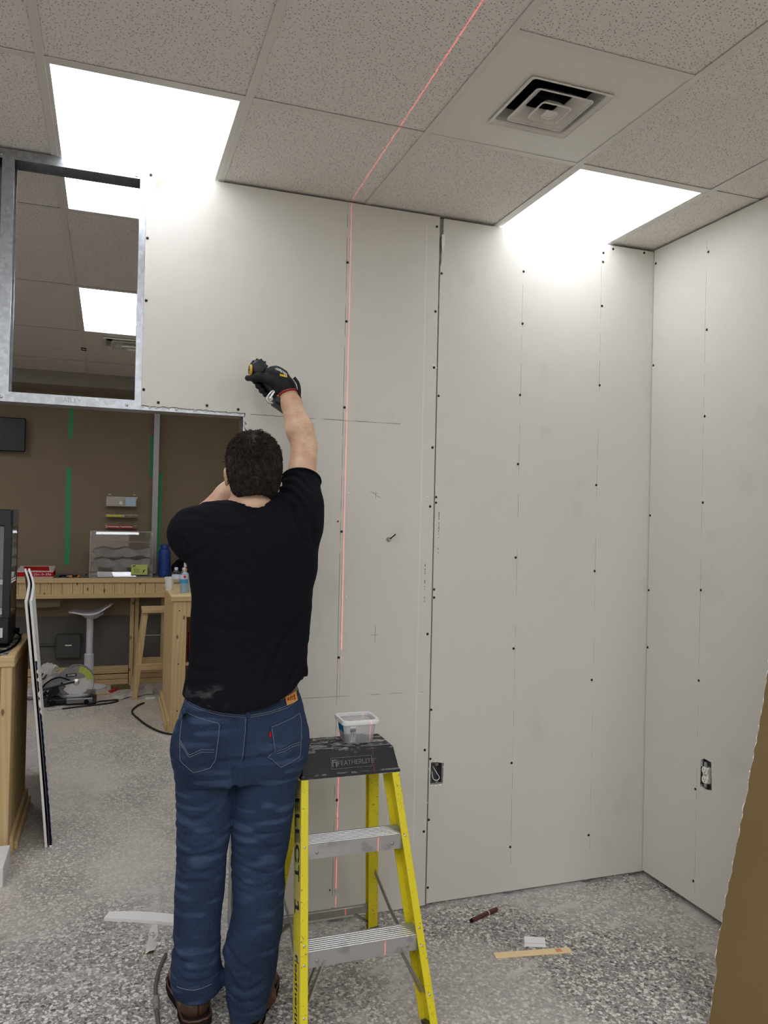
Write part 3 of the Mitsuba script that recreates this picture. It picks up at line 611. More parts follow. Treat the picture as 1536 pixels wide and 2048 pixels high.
# two cut plasterboard sheets leaning on that counter, seen edge-on
def lean_sheet(dx, label, tape):
    k = thing('plasterboard_offcut', label, 'plasterboard')
    S = np.linspace(0, 1, 25); T = np.linspace(0, 1, 13)
    tx = np.interp(S, [0, .25, .5, .75, 1], [-2.8165, -2.838, -2.860, -2.898, -2.945]); tx = np.convolve(np.pad(tx, 2, 'edge'), np.ones(5) / 5, 'valid')
    tz = np.interp(S, [0, .25, .5, .75, 1], [1.228, 1.246, 1.262, 1.282, 1.308])
    bx_ = -2.697 + S * -.103; y = 1.10 + S * 1.2
    def surf(off):
        V = []
        for i, s in enumerate(S):
            for t in T: V.append([bx_[i] + (tx[i] - bx_[i]) * t ** 1.08 + dx + off, y[i], tz[i] * t])
        return np.array(V)
    n = len(T); F = []
    for i in range(len(S) - 1):
        for j in range(n - 1):
            q = [i * n + j, (i + 1) * n + j, (i + 1) * n + j + 1, i * n + j + 1]; F += [[q[0], q[1], q[2]], [q[0], q[2], q[3]]]
    F = np.array(F)
    def lay(o0, o1):
        A, B = surf(o0), surf(o1); nv = len(A); m = trimesh.Trimesh(A, F, process=False); ed = m.edges_sorted; un, c = np.unique(ed, axis=0, return_counts=True); bd = set(map(tuple, un[c == 1])); Sx = []
        for a, b in m.edges:
            if (min(a, b), max(a, b)) in bd: Sx += [[b, a, nv + a], [b, nv + a, nv + b]]
        r = trimesh.Trimesh(np.vstack([A, B]), np.vstack([F, F[:, ::-1] + nv, Sx]), process=False); r.fix_normals(); return r
    put('core', lay(-.0052, .0052), 'gypsum', k, 30); put('face_paper', lay(.0052, .0064), 'gypsum', k, 30); put('back_paper', lay(-.0064, -.0052), 'kraft', k, 30)
    if tape:
        g = np.random.default_rng(3); Pz = np.linspace(.01, .93, 70); w = .006 + .005 * np.clip(1 - Pz / .9, 0, 1) + .003 * g.random(70); w[46:] *= (g.random(24) > .35)
        xs = np.interp(Pz / 1.228, T, -2.697 + (-2.8165 + 2.697) * T ** 1.08) + dx
        V, F2 = [], []
        for q, (x, z, ww) in enumerate(zip(xs, Pz, w)):
            V += [[x - .0050, 1.0985, z], [x - .0050 + ww, 1.0985, z], [x - .0050, 1.1005, z], [x - .0050 + ww, 1.1005, z]]
            if q: 
                a, b = 4 * (q - 1), 4 * q
                for e, f in ((0, 1), (1, 3), (3, 2), (2, 0)): F2 += [[a + e, a + f, b + f], [a + e, b + f, b + e]]
        put('edge_tape', trimesh.Trimesh(np.array(V), np.array(F2), process=False), 'navy_tape', k, label='ragged dark blue edge tape')
    return k
scene['navy_tape'] = diff((.010, .012, .03))
lean_sheet(-.010, 'thin white plasterboard offcut leaning on the left counter, the one nearer the counter', False)
lean_sheet(.012, 'white plasterboard offcut with dark blue edge tape leaning on the left counter', True)
single('plasterboard_strip', bx(-2.99, -2.853, .70, .95, 0, .09, .002), 'gypsum', 'white plasterboard piece on the floor at the left edge', 'plasterboard')

# black screen on the back wall
tv = thing('television', 'black flat screen on the brown wall at the left edge', 'television')
put('screen', bx(-4.0, -3.262, 5.205, 5.25, 2.248, 2.575, .008), 'black_plastic', tv); put('mount', bx(-3.7, -3.5, 5.25, FY - .001, 2.34, 2.48), 'dark', tv)

# clear wall rack with three trays
scene['acrylic'] = {'type': 'thindielectric', 'int_ior': 1.49}
rk = thing('wall_rack', 'clear plastic rack with three shallow trays on the brown wall', 'rack')
for k, (z0, z1) in enumerate(((1.742, 1.832), (1.632, 1.652), (1.522, 1.542))):
    t = put('tray', cat_([bx(-2.505, -2.205, 5.205, 5.297, z0 - .003, z0)]), 'acrylic_rim', rk); put('lip', bx(-2.505, -2.205, 5.204, 5.207, z0, z1), 'acrylic', t)
    put('edge', bx(-2.505, -2.205, 5.203, 5.207, z1, z1 + .004), 'white_gloss', t)
for x in (-2.475, -2.235): put('hook', bx(x - .014, x + .014, FY - .012, FY - .003, 1.855, 1.866, .003), 'white_gloss', rk)
scene['acrylic_rim'] = princ(srgb(150, 140, 128), .25)
for c, nm, col in (((.20, .36, .52), 'card_blue', 0), ((.62, .56, .10), 'yellow', 0), ((.50, .05, .05), 'red', 0)): scene['i_' + nm] = diff(c)
single('card', bx(-2.318, -2.224, 5.224, 5.226, 1.744, 1.828), 'i_card_blue', 'light blue card standing in the top tray of the clear wall rack', 'card')
single('disc', mv(cyl((0, -.002, 0), (0, .002, 0), .016, 24), (-2.364, 5.222, 1.776)), 'white_gloss', 'round white disc in the top tray of the clear wall rack', 'disc')
for k in range(3): single('sticker_strip', bx(-2.497 + k * .052, -2.449 + k * .052, 5.2005, 5.2035, 1.631, 1.655), 'i_yellow', f'{["left", "middle", "right"][k]} one of three yellow strips on the middle tray of the wall rack', 'sticker')
for k in range(2): single('sticker_strip', bx(-2.487 + k * .128, -2.369 + k * .128, 5.2005, 5.2035, 1.518, 1.548), 'i_red', f'{["left", "right"][k]} one of two red strips on the lowest tray of the wall rack', 'sticker')
for k in range(2): put('white_stripe', bx(-2.481 + k * .128, -2.378 + k * .128, 5.1995, 5.2005, 1.528, 1.538), 'white_gloss', ['sticker_strip_003', 'sticker_strip_004'][k])

# clear box of drawers on the bench
ab = thing('acrylic_box', 'clear acrylic display box with shelves on the workbench', 'display box')
q0, q1 = -2.637, -2.062; yb = 5.12
put('side', bx(q0, q0 + .004, 4.87, yb, 1.056, 1.496), 'acrylic', ab); put('side', bx(q1 - .004, q1, 4.87, yb, 1.056, 1.496), 'acrylic', ab); put('back', bx(q0, q1, yb - .004, yb, 1.056, 1.496), 'acrylic', ab)
put('front', mv(bx(q0, q1, -.002, .002, 0, .447), (0, 4.800, 1.056), rx=-.245), 'acrylic', ab, label='leaning clear front')
for z in (1.056, 1.165, 1.275, 1.385): put('shelf', bx(q0 + .004, q1 - .004, 4.92, yb - .004, z, z + .004), 'acrylic_rim' if z > 1.06 else 'acrylic', ab)
put('rim', cat_([bx(q0 - .002, q1 + .002, 4.902, 4.912, 1.488, 1.496)]), 'acrylic_edge', ab); put('rim', bx(q0 - .002, q1 + .002, 4.793, 4.800, 1.053, 1.060), 'acrylic_edge', ab)
for x in (q0, q1): put('upright_edge', mv(bx(x - .002, x + .002, -.004, .0, 0, .445), (0, 4.800, 1.056), rx=-.245), 'acrylic_edge', ab)
scene['acrylic_edge'] = princ(srgb(172, 168, 162), .3)
scene['film'] = {'type': 'twosided', 'bsdf': {'type': 'roughplastic', 'diffuse_reflectance': rgb(*srgb(128, 122, 114)), 'alpha': .12}}
for k, z in enumerate((1.30, 1.20)):
    a = np.linspace(q0 + .03, q1 - .02, 30); V, F = [], []
    for i, x in enumerate(a):
        for j in range(5): V.append([x, 4.90 + .012 * math.sin(x * 19 + k) + .006 * j, z - .05 + .018 * j + .010 * math.sin(x * 31 + j)])
    for i in range(29):
        for j in range(4): q = [i * 5 + j, (i + 1) * 5 + j, (i + 1) * 5 + j + 1, i * 5 + j + 1]; F += [[q[0], q[1], q[2]], [q[0], q[2], q[3]]]
    single('plastic_wrap', sheet(np.array(V), np.array(F), .001), 'film', f'crumpled clear plastic wrap on the {["upper", "lower"][k]} shelf of the acrylic box', 'plastic wrap', True)
sg_ = thing('sign_card', 'small yellow-green sign card with black marks at the lower right of the acrylic box', 'sign')
scene['i_lime'] = diff(srgb(196, 204, 116))
put('card', bx(-2.258, -2.108, 4.782, 4.784, 1.079, 1.177), 'i_lime', sg_)
put('black_mark', frame(prism([(0, 0), (.028, .006), (.03, .014), (.002, .008)], .0006, 'xy'), (-2.247, 4.7815, 1.158), (1, 0, 0), (0, 0, 1)), 'dark', sg_)
put('black_mark', frame(prism([(0, 0), (.012, .004), (.018, .022), (.030, .030), (.022, .031), (.014, .026), (.0, .024), (.010, .018)], .0006, 'xy'), (-2.155, 4.7815, 1.098), (1, 0, 0), (0, 0, 1)), 'dark', sg_)
for k in range(4): put('line_of_print', bx(-2.235, -2.175 - .01 * (k % 2), 4.7812, 4.782, 1.100 + .013 * k, 1.103 + .013 * k), 'dark', sg_)
single('paper_note', mv(prism([(-.075, 0), (.07, 0), (.05, .045), (-.083, .05)], .001, 'xz'), (-2.485, 4.784, 1.060)), 'gypsum', 'white paper note at the foot of the acrylic box', 'paper')

# blue jug, black bag, red box, cutters
jg = thing('jug', 'dark blue round jug on the workbench beside the upright bar', 'jug')
put('body', mv(lathe([(0, 0), (.056, 0), (.060, .006), (.060, .045), (.057, .05), (.057, .056), (.060, .062), (.060, .235), (.055, .255), (.043, .270), (0, .270)], 40), (-1.938, 5.0, 1.0525)), 'jug_blue', jg, 40)
put('cap', mv(lathe([(.038, 0), (.042, .003), (.042, .038), (.037, .044), (0, .044)], 32), (-1.938, 5.0, 1.3225)), 'jug_blue', jg, 40)
scene['jug_blue'] = princ(srgb(38, 66, 140), .4)
bg = thing('backpack', 'black bag on the workbench behind the man, right of the blue jug', 'bag')
q = trimesh.creation.icosphere(4, 1.0); q.vertices *= np.array([.17, .10, .11]) * (1 + .12 * (meshkit.fbm(q.vertices * 2.3 + 5) - .5))[:, None]; q.vertices[:, 2] = np.maximum(q.vertices[:, 2], -.085)
put('body', mv(q, (-1.70, 5.02, 1.142), ry=-.25), 'bag_cloth', bg, True); put('strap', tube(spline([(-1.85, 4.98, 1.10), (-1.80, 4.92, 1.19), (-1.72, 4.90, 1.24), (-1.62, 4.92, 1.23)], 8), .010, 8), 'bag_cloth', bg, True)
scene['bag_cloth'] = diff((.012, .012, .014))
rb = thing('flat_box', 'flat red and white numbered box on the workbench behind the leaning sheets', 'box')
scene['box_red'] = diff(srgb(178, 40, 38)); scene['box_white'] = diff(srgb(205, 190, 182))
put('carton', bx(-3.262, -2.950, 4.76, 5.06, 1.0525, 1.115, .002), 'box_white', rb); put('red_band', bx(-3.2625, -2.9495, 4.7588, 4.762, 1.066, 1.107), 'box_red', rb); put('red_band', bx(-2.9505, -2.9490, 4.76, 5.06, 1.066, 1.107), 'box_red', rb)
put('lid', mv(prism([(-.155, -.15), (.155, -.15), (.155, .15), (-.155, .15)], .003, 'xy'), (-3.106, 4.91, 1.128), rx=.10), 'box_white', rb); put('lid_print', mv(prism([(-.10, -.10), (.12, -.12), (.10, .10), (-.12, .11)], .001, 'xy'), (-3.106, 4.91, 1.1305), rx=.10), 'box_red', rb)
put('number_print', frame(text('0 234-0-234', .019, .0006, True), (-3.055, 4.7588, 1.086), (1, 0, 0), (0, 0, 1)), 'white_plastic', rb)
pli = thing('pliers', 'black-handled pliers lying on the workbench', 'pliers')
put('handle', tube(spline([(-2.90, 4.80, 1.062), (-2.87, 4.81, 1.068), (-2.84, 4.82, 1.066)], 6), .008, 8), 'dark', pli, True); put('handle', tube(spline([(-2.905, 4.84, 1.062), (-2.87, 4.835, 1.068), (-2.84, 4.825, 1.066)], 6), .008, 8), 'dark', pli, True); put('jaw', bx(-2.842, -2.81, 4.815, 4.832, 1.060, 1.072, .003), 'zinc', pli)
kn = thing('utility_knife', 'orange and black utility knife lying on the workbench', 'knife')
put('handle', mv(bx(-.05, .05, -.014, .014, 0, .022, .006), (-2.77, 4.80, 1.0525), rz=.25), 'knife_orange', kn); put('grip', mv(bx(-.022, .03, -.0145, .0145, .004, .0225, .004), (-2.77, 4.80, 1.0525), rz=.25), 'dark', kn); put('tip', mv(bx(.05, .075, -.006, .006, .006, .014, .002), (-2.77, 4.80, 1.0525), rz=.25), 'zinc', kn)
scene['knife_orange'] = princ(srgb(206, 140, 40), .45)

# cup and bottles on the counter pier
cp = thing('cup', 'white foam cup on the counter behind the left water bottle', 'cup')
put('wall', mv(lathe([(0, .002), (.026, .002), (.036, .105), (.0375, .107), (.038, .104), (.028, 0), (0, 0)], 28), (-2.012 + .03, 3.55, 1.0445)), 'white_plastic', cp, 40)
put('rim', mv(trimesh.creation.torus(.0365, .0022, 28, 8), (-1.982, 3.55, 1.1505)), 'white_plastic', cp, True)
scene['pet'] = {'type': 'thindielectric', 'int_ior': 1.45}
scene['label_white'] = princ(srgb(206, 210, 220), .4); scene['label_blue'] = princ(srgb(70, 150, 190), .4); scene['label_red'] = princ(srgb(196, 44, 58), .4); scene['gel'] = princ(srgb(150, 186, 198), .3)
def bottle(x, y, label, cap, lab2):
    b = thing('water_bottle', label, 'bottle')
    z = np.linspace(0, .115, 24); pr = [(0, 0), (.026, 0), (.031, .005)] + [(.0315 - .0018 * (.5 + .5 * math.cos(zz * 2 * math.pi / .0145)), .01 + zz) for zz in z] + [(.0318, .128), (.0318, .150), (.027, .166), (.017, .183), (.0125, .190), (.0125, .200)]
    put('shell', mv(lathe(pr, 28), (x, y, 1.0445)), 'pet', b, 40)
    put('paper_label', mv(lathe([(.0322, .118), (.0324, .1185), (.0324, .152), (.0322, .1525)], 28), (x, y, 1.0445)), 'label_white', b, 40)
    if lab2: put('label_spot', mv(lathe([(0, 0), (.011, 0), (.011, .0008), (0, .0008)], 20), (x + .004, y - .0322, 1.0445 + .138), rx=math.pi / 2), 'label_red', b)
    if lab2: put('label_band', mv(lathe([(.0320, .085), (.0323, .0855), (.0323, .117), (.0320, .1175)], 28), (x, y, 1.0445)), 'label_blue', b, 40)
    if cap == 'cap': put('cap', mv(lathe([(.0135, .188), (.0135, .207), (.012, .2085), (0, .2085)], 20), (x, y, 1.0445)), 'label_white', b, 40)
    return b
bottle(-1.952, 3.245, 'clear ribbed water bottle with a white label, left of the two on the counter', 'cap', False)
bottle(-1.893, 3.225, 'clear water bottle with a white, blue and red label on the counter', 'cap', True)
pb = thing('pump_bottle', 'clear sanitizer pump bottle with a white pump head behind the water bottles', 'pump bottle')
put('body', mv(lathe([(0, 0), (.034, 0), (.036, .006), (.036, .13), (.026, .155), (.014, .165), (.014, .18)], 28), (-1.875, 3.34, 1.0445)), 'gel', pb, 40)
put('collar', mv(lathe([(.017, .175), (.017, .195), (.006, .197), (.006, .215), (0, .215)], 20), (-1.875, 3.34, 1.0445)), 'knife_orange', pb, 40)
put('pump_head', mv(cat_([cyl((0, 0, .205), (0, 0, .235), .011, 16), mv(bx(-.006, .006, -.045, .008, .232, .246, .003), (0, 0, 0), rz=.5)]), (-1.875, 3.34, 1.0445)), 'white_gloss', pb)

# mitre saw on the floor
ms = thing('mitre_saw', 'grey mitre saw with a round blade guard on the floor under the bench', 'saw')
sx, sy = -2.735, 4.26
scene['cast_grey'] = princ(srgb(150, 150, 150), .4, .5); scene['saw_grey'] = princ(srgb(132, 132, 130), .45); scene['saw_lime'] = princ(srgb(176, 190, 60), .4); scene['guard_clear'] = {'type': 'thindielectric', 'int_ior': 1.5}; scene['blade'] = {'type': 'twosided', 'bsdf': {'type': 'roughconductor', 'material': 'Al', 'alpha': .22}}
put('base', mv(cat_([bx(-.20, .17, -.13, .12, .018, .055, .008), bx(-.23, -.17, -.15, .14, 0, .03, .006), bx(.14, .20, -.15, .14, 0, .03, .006)]), (sx, sy, 0)), 'black_plastic', ms)
put('turntable', mv(lathe([(0, .055), (.125, .055), (.13, .06), (.13, .074), (0, .075)], 40), (sx + .02, sy, 0)), 'cast_grey', ms, 40)
put('fence', mv(cat_([bx(-.20, -.02, .025, .04, .055, .125, .004), bx(.05, .19, .025, .04, .055, .10, .004)]), (sx, sy, 0)), 'cast_grey', ms)
put('fence', mv(bx(-.05, .16, -.155, -.14, .045, .088, .004), (sx + .01, sy, 0), rx=.15), 'cast_grey', ms)
bc = np.array([sx + .03, sy - .02, .185])
th_ = np.linspace(0, 2 * np.pi, 121); rr = np.where(np.arange(121) % 3 == 0, .127, .119)
put('blade', mv(prism(sg.Polygon(np.c_[rr * np.cos(th_), rr * np.sin(th_)][:-1]), .0022, 'xz', -.001), bc), 'blade', ms)
up = sg.Point(0, 0).buffer(.142, 40).intersection(sg.Polygon([(-.2, -.01), (.2, .06), (.2, .2), (-.2, .2)])).union(sg.Polygon([(-.125, -.01), (-.29, -.075), (-.30, -.035), (-.10, .10)]))
put('upper_guard', mv(prism(up, .055, 'xz', -.03), bc), 'saw_grey', ms)
low = sg.Point(0, 0).buffer(.148, 40).difference(sg.Point(0, 0).buffer(.05, 20)).difference(sg.Polygon([(-.2, -.02), (.0, .0), (-.02, .2), (-.2, .2)]))
put('lower_guard', mv(prism(low, .004, 'xz', -.036), bc), 'guard_clear', ms); put('lower_guard_rim', mv(prism(sg.Point(0, 0).buffer(.151, 40).difference(sg.Point(0, 0).buffer(.146, 40)).intersection(sg.Polygon([(.0, -.2), (.2, -.2), (.2, .2), (-.05, .2)])), .04, 'xz', -.036), bc), 'saw_grey', ms)
put('lime_sticker', mv(prism(sg.Point(0, 0).buffer(.143, 40).difference(sg.Point(0, 0).buffer(.088, 40)).intersection(sg.Polygon([(0, 0), (.04, .2), (.2, .16), (.18, .03)])), .0015, 'xz', -.0325), bc), 'saw_lime', ms)
put('motor', mv(cat_([mv(lathe([(0, 0), (.045, 0), (.05, .01), (.05, .12), (.03, .14), (0, .14)], 28), (0, .03, 0), rx=-math.pi / 2)]), bc + [.0, 0, .03]), 'saw_grey', ms, 40)
put('arbor', mv(lathe([(0, .012), (.012, .012), (.02, .006), (.028, 0), (0, 0)], 24), bc + [0, -.035, 0], rx=math.pi / 2), 'blade', ms, 40)
put('name_plate', mv(prism(sg.box(-.055, -.013, .035, .014), .002, 'xz', -.034), bc + [-.03, 0, .062], ry=-.05), 'black_plastic', ms)
put('lettering', frame(text('RYOBI', .014, .0006, True), bc + [-.04, -.0345, .0625], (1, 0, .05), (0, 0, 1)), 'white_plastic', ms)
put('link_arm', mv(beam((-.27, 0, -.052), (-.01, 0, .006), .016, .012), bc + [0, -.043, 0]), 'black_plastic', ms)
put('handle', tube(spline([bc + [-.20, 0, -.02], bc + [-.28, .01, -.05], bc + [-.33, .02, -.10], bc + [-.30, .02, -.13], bc + [-.24, .01, -.09]], 8), .016, 10), 'black_plastic', ms, True)
put('arm', mv(beam((-.22, .02, -.12), (-.10, .02, -.02), .06, .05), bc), 'black_plastic', ms)
put('cable', tube(spline([bc + [-.05, -.045, .02], bc + [-.14, -.05, .05], bc + [-.22, -.05, .02], bc + [-.275, -.04, -.04], bc + [-.28, -.03, -.10]], 8), .006, 8), 'dark', ms, True)
for s in (-.15, .12): put('knob', mv(lathe([(0, 0), (.022, .002), (.018, .035), (0, .038)], 14), (sx + s, sy - .14, .035), rx=math.pi / 2), 'dark', ms, 40)
for k, (x, y, s) in enumerate(((-.24, -.06, .05), (-.20, -.12, .04))): put('clamp', mv(bx(-s, s, -.018, .018, .012, .075, .008), (sx + x, sy + y, 0), rz=.5 + k), 'black_plastic', ms)

# crumpled bag, wood offcut, rag, scraps and cords around the saw
def crumple(sz, seed, amp=.25, f=3.0, sub=4):
    q = trimesh.creation.icosphere(sub, 1.0); d = meshkit.fbm(q.vertices * f + seed * 7.1, 4, seed) - .5; w = np.abs(meshkit.noise(q.vertices * f * 2 + seed, seed + 3) - .5)
    q.vertices *= (1 + amp * 2 * d - amp * w)[:, None]; q.vertices *= np.array(sz); q.vertices[:, 2] -= q.vertices[:, 2].min(); return q
pbag = thing('paper_bag', 'crumpled white bag with black letters behind the saw', 'bag')
put('bag', mv(crumple((.10, .07, .16), 4), (-3.06, 4.46, .03), ry=.5), 'rag_white', pbag, 30); put('lettering', frame(text('TU', .05, .0008, True), (-3.005, 4.372, .225), (.8, .1, -.5), (.5, 0, .8)), 'dark', pbag)
put('base', mv(crumple((.10, .09, .05), 5), (-3.06, 4.47, .0)), 'rag_white', pbag, 30)
scene['rag_white'] = diff(srgb(196, 190, 182)); scene['cable_black'] = princ((.015, .015, .015), .5)
g = np.random.default_rng(8)
a = np.linspace(0, 1, 26); V, F = [], []
for i, s in enumerate(a):
    for j in range(9):
        t = j / 8 - .5
        V.append([-2.42 + .37 * s, 4.26 + .22 * s + t * (.09 + .07 * s) + .02 * math.sin(s * 17), .006 + .055 * s * (1 - 2 * abs(t)) + .016 * (1 + math.sin(s * 23 + t * 14)) * (1 - 1.6 * abs(t))])
for i in range(25):
    for j in range(8): q = [i * 9 + j, (i + 1) * 9 + j, (i + 1) * 9 + j + 1, i * 9 + j + 1]; F += [[q[0], q[1], q[2]], [q[0], q[2], q[3]]]
single('rag', sheet(np.array(V), np.array(F), .003), 'rag_white', 'crumpled pale cloth on the floor between the saw and the counter', 'rag', True)
def cord(name, pts, r, label, cat='cord', m='cable_black'): return single(name, tube(spline([(x, y, r + z) for x, y, z in pts], 8), r, 8), m, label, cat, True)
cord('power_cord', [(-2.80, 4.00, .0), (-2.68, 4.04, .0), (-2.56, 4.07, .0), (-2.44, 4.11, .0), (-2.36, 4.17, .0), (-2.37, 4.22, .0), (-2.45, 4.21, .0), (-2.50, 4.14, .014), (-2.60, 4.045, .016)], .007, 'black cord looped on the floor in front of the saw')
cord('extension_cord', [(-2.14, 4.05, 0), (-2.20, 3.95, .0), (-2.245, 3.75, .0), (-2.20, 3.50, .0), (-2.13, 3.25, .0), (-2.03, 3.04, .0), (-1.88, 2.94, 0), (-1.6, 2.9, 0)], .008, 'black cord curving across the floor round the foot of the counter')
for k, (x, y, w, l, r, c, nm) in enumerate([(-2.52, 4.50, .05, .20, .3, 'pine_h', 'pale wooden offcut on the floor right of the saw'), (-2.40, 4.60, .03, .12, 1.1, 'i_red', 'red stick among the scraps right of the saw'), (-2.33, 4.72, .10, .16, .2, 'kraft', 'brown cardboard scrap on the floor in front of the bench'), (-2.85, 4.02, .05, .14, .6, 'rag_white', 'white scrap on the floor at the left foot of the saw'), (-2.08, 4.20, .02, .09, .1, 'gypsum', 'small white gypsum scrap near the foot of the counter')]):
    single('scrap', mv(bx(-l / 2, l / 2, -w / 2, w / 2, 0, .012 + .01 * (k % 3), .002), (x, y, 0), rz=r), c, nm, 'scrap')
# ------------------------------------------------------------------ step ladder
ld = thing('step_ladder', 'yellow fibreglass step ladder with a black top and aluminium steps, standing beside the man', 'ladder')
def scuff(p, n, uv):
    c = mi.Color3f(srgb(204, 190, 28)) * (1 + .10 * (fbm(p.x * 9, p.y * 9, p.z * 7) - .5))
    d1, d2, r = voronoi((p.x + p.y * .4) * 34, p.z * 26)
    sc = band(d2 - d1, 0, .018) * dr.select(noise(p.x * 17, p.y * 17, p.z * 13) > .62, mi.Float(1), mi.Float(0))
    sp = dr.select(noise(p.x * 160, p.y * 160, p.z * 120) > .86, mi.Float(.6), mi.Float(0))
    return mix(c, mi.Color3f(.13, .12, .04), dr.clip(sc * .8 + sp, 0, .85))
def dusty_web(p, n, uv):
    return mix(scuff(p, n, uv), mi.Color3f(srgb(176, 168, 110)), .75 * smoothstep(.2, .6, fbm(p.x * 5, p.y * 5, p.z * 9)))
def cap_black(p, n, uv):
    s = smoothstep(.52, .66, fbm(p.x * 26, p.y * 140, p.z * 30, 4)) * .55 + smoothstep(.60, .74, fbm(p.x * 60 + 3, p.y * 60, 4.0)) * .5
    return mix(mi.Color3f(.012, .012, .013), mi.Color3f(.38, .37, .35), dr.clip(s * smoothstep(.5, .9, n.z), 0, .8) + .10 * smoothstep(.66, .8, fbm(p.x * 30, p.y * 30, p.z * 50)))
def alu(p, n, uv):
    return mi.Color3f(.50, .50, .495) * (.86 + .2 * fbm(p.x * 14, p.y * 60, p.z * 30)) * (1 - .25 * smoothstep(.6, .8, fbm(p.x * 22, p.y * 22, p.z * 22)))
scene['ladder_yellow'] = princ(proc(scuff), .45, spec=.35); scene['ladder_web'] = princ(proc(dusty_web), .6, spec=.3); scene['cap_black'] = princ(proc(cap_black), .55, spec=.35)
scene['alu'] = {'type': 'twosided', 'bsdf': {'type': 'principled', 'base_color': proc(alu), 'roughness': .38, 'metallic': .8}}; scene['alu_dull'] = princ(srgb(150, 146, 138), .45, .6); scene['print_grey'] = diff((.055, .055, .05))
def lframe(a, b, xdir):
    a, b = np.array(a, float), np.array(b, float); t = (b - a) / np.linalg.norm(b - a); x = np.array(xdir, float); x -= t * (x @ t); x /= np.linalg.norm(x); d = np.cross(t, x)
    A = np.eye(4); A[:3, 0], A[:3, 1], A[:3, 2], A[:3, 3] = x, d, t, a; return A, np.linalg.norm(b - a)
def channel(a, b, out, web, fl, th=.0042):
    """a C channel from a to b: the web's outer face at the line, flanges reach inwards"""
    P = [(0, -web / 2), (fl, -web / 2), (fl, -web / 2 + th), (th, -web / 2 + th), (th, web / 2 - th), (fl, web / 2 - th), (fl, web / 2), (0, web / 2)]
    A, L_ = lframe(a, b, (-out, 0, 0)); poly = sg.Polygon(P).buffer(.0012, join_style=1).buffer(-.0)
    m = trimesh.creation.extrude_polygon(poly, L_, engine='earcut'); m.apply_transform(A); return m, A
ZC = .760
FT = {-1: (-1.800, -.470, ZC), 1: (-1.448, -.470, ZC)}; FB = {-1: (-1.848, -.735, .006), 1: (-1.390, -.735, .006)}
RT = {-1: (-1.775, -.345, ZC), 1: (-1.470, -.345, ZC)}; RB = {-1: (-1.842, -.125, .012), 1: (-1.384, -.125, .012)}
def along(a, b, z): a, b = np.array(a), np.array(b); return a + (b - a) * (z - a[2]) / (b[2] - a[2])
for s in (-1, 1):
    m, A = channel(FB[s], FT[s], s, .104, .023); r = put('front_rail', m, 'ladder_yellow', ld, 30, label='yellow front rail')
    put('web_face', cat_([]) if False else (lambda q: (q.apply_transform(A), q)[1])(bx(-.0016, -.0013, -.050, .050, .01, .795)), 'ladder_web', r, label='dusty outer face')
    put('foot', (lambda q: (q.apply_transform(A), q)[1])(bx(-.004, .027, -.055, .055, -.010, .010, .004)), 'black_plastic', r)
    nrm = -A[:3, 1] if A[1, 1] > 0 else A[:3, 1]
    sgn = -1 if A[1, 1] > 0 else 1
    for t in (.10, .245, .30, .59):
        q = trimesh.creation.icosphere(1, .0045); q.apply_transform(np.diag([1, .5, 1, 1])); q.apply_translation([.0115, sgn * .0525, t]); q.apply_transform(A); put('rivet', q, 'alu', r)
    if s < 0:
        # writing on the outer face reads downwards: letter x runs down the rail, letter up points to the front
        down, fr, o = -A[:3, 2], None, None
        e1 = A[:3, 1] * sgn
        def on_web(m, t, off=0.0):
            o = A[:3, 3] + A[:3, 2] * t + A[:3, 0] * -.0018 + A[:3, 1] * off
            x = down; y = e1 * (1 if np.cross(x, e1)[0] < 0 else -1); return frame(m, o, x, y)
        put('lettering', on_web(text('ELECT  1', .062, .0004, True), .565), 'print_grey', r)
        put('sticker', on_web(prism([(-.095, -.032), (.095, -.032), (.095, .032), (-.095, .032)], .0003, 'xy'), .155), 'print_grey', r)
        put('sticker_face', on_web(prism([(-.093, -.030), (.093, -.030), (.093, .030), (-.093, .030)], .0005, 'xy'), .155), 'ladder_yellow', r)
        put('lettering', on_web(text('Featherlite', .033, .0008, True), .155), 'print_grey', r)
for s in (-1, 1):
    m, A = channel(RB[s], RT[s], s, .042, .036); r = put('rear_rail', m, 'ladder_yellow', ld, 30, label='yellow rear rail')
    put('foot', (lambda q: (q.apply_transform(A), q)[1])(bx(-.004, .034, -.024, .024, -.016, .04, .004)), 'black_plastic', r)
for zs in (.583, .283):
    c0, c1 = along(FB[-1], FT[-1], zs - .02), along(FB[1], FT[1], zs - .02); x0, x1 = c0[0] + .006, c1[0] - .006; y = c0[1] - .044
    prof = [(0, -.050), (.0022, -.050), (.0022, -.0022), (.083, -.0022), (.083, -.028), (.0852, -.028), (.0852, 0)]
    for k in range(7): yy = .078 - k * .0115; prof += [(yy, 0), (yy - .0012, .0016), (yy - .0042, .0016), (yy - .0054, 0)]
    prof += [(0, 0)]
    k = put('step', prism(sg.Polygon([(y + a, zs + b) for a, b in prof]).buffer(0), x1 - x0, 'yz', x0), 'alu', ld, label='ribbed aluminium step')
    for x in (x0 + .05, x1 - .05): put('bolt', mv(trimesh.creation.icosphere(1, .006).apply_transform(np.diag([1, .5, 1, 1])), (x, y - .001, zs - .03)), 'alu_dull', k)
def bar(a, b, w, t, name='brace'): return put(name, beam(a, b, t, w) if False else flat_bar(a, b, w, t), 'alu_dull', ld)
def flat_bar(a, b, w, t):
    A, L_ = lframe(a, b, (1, 0, 0) if abs(b[0] - a[0]) < .8 * np.linalg.norm(np.array(b) - a) else (0, 0, 1)); m = bx(-t / 2, t / 2, -w / 2, w / 2, 0, L_, .001); m.apply_transform(A); return m
q0_, q1_ = along(RB[-1], RT[-1], .118), along(RB[1], RT[1], .118)
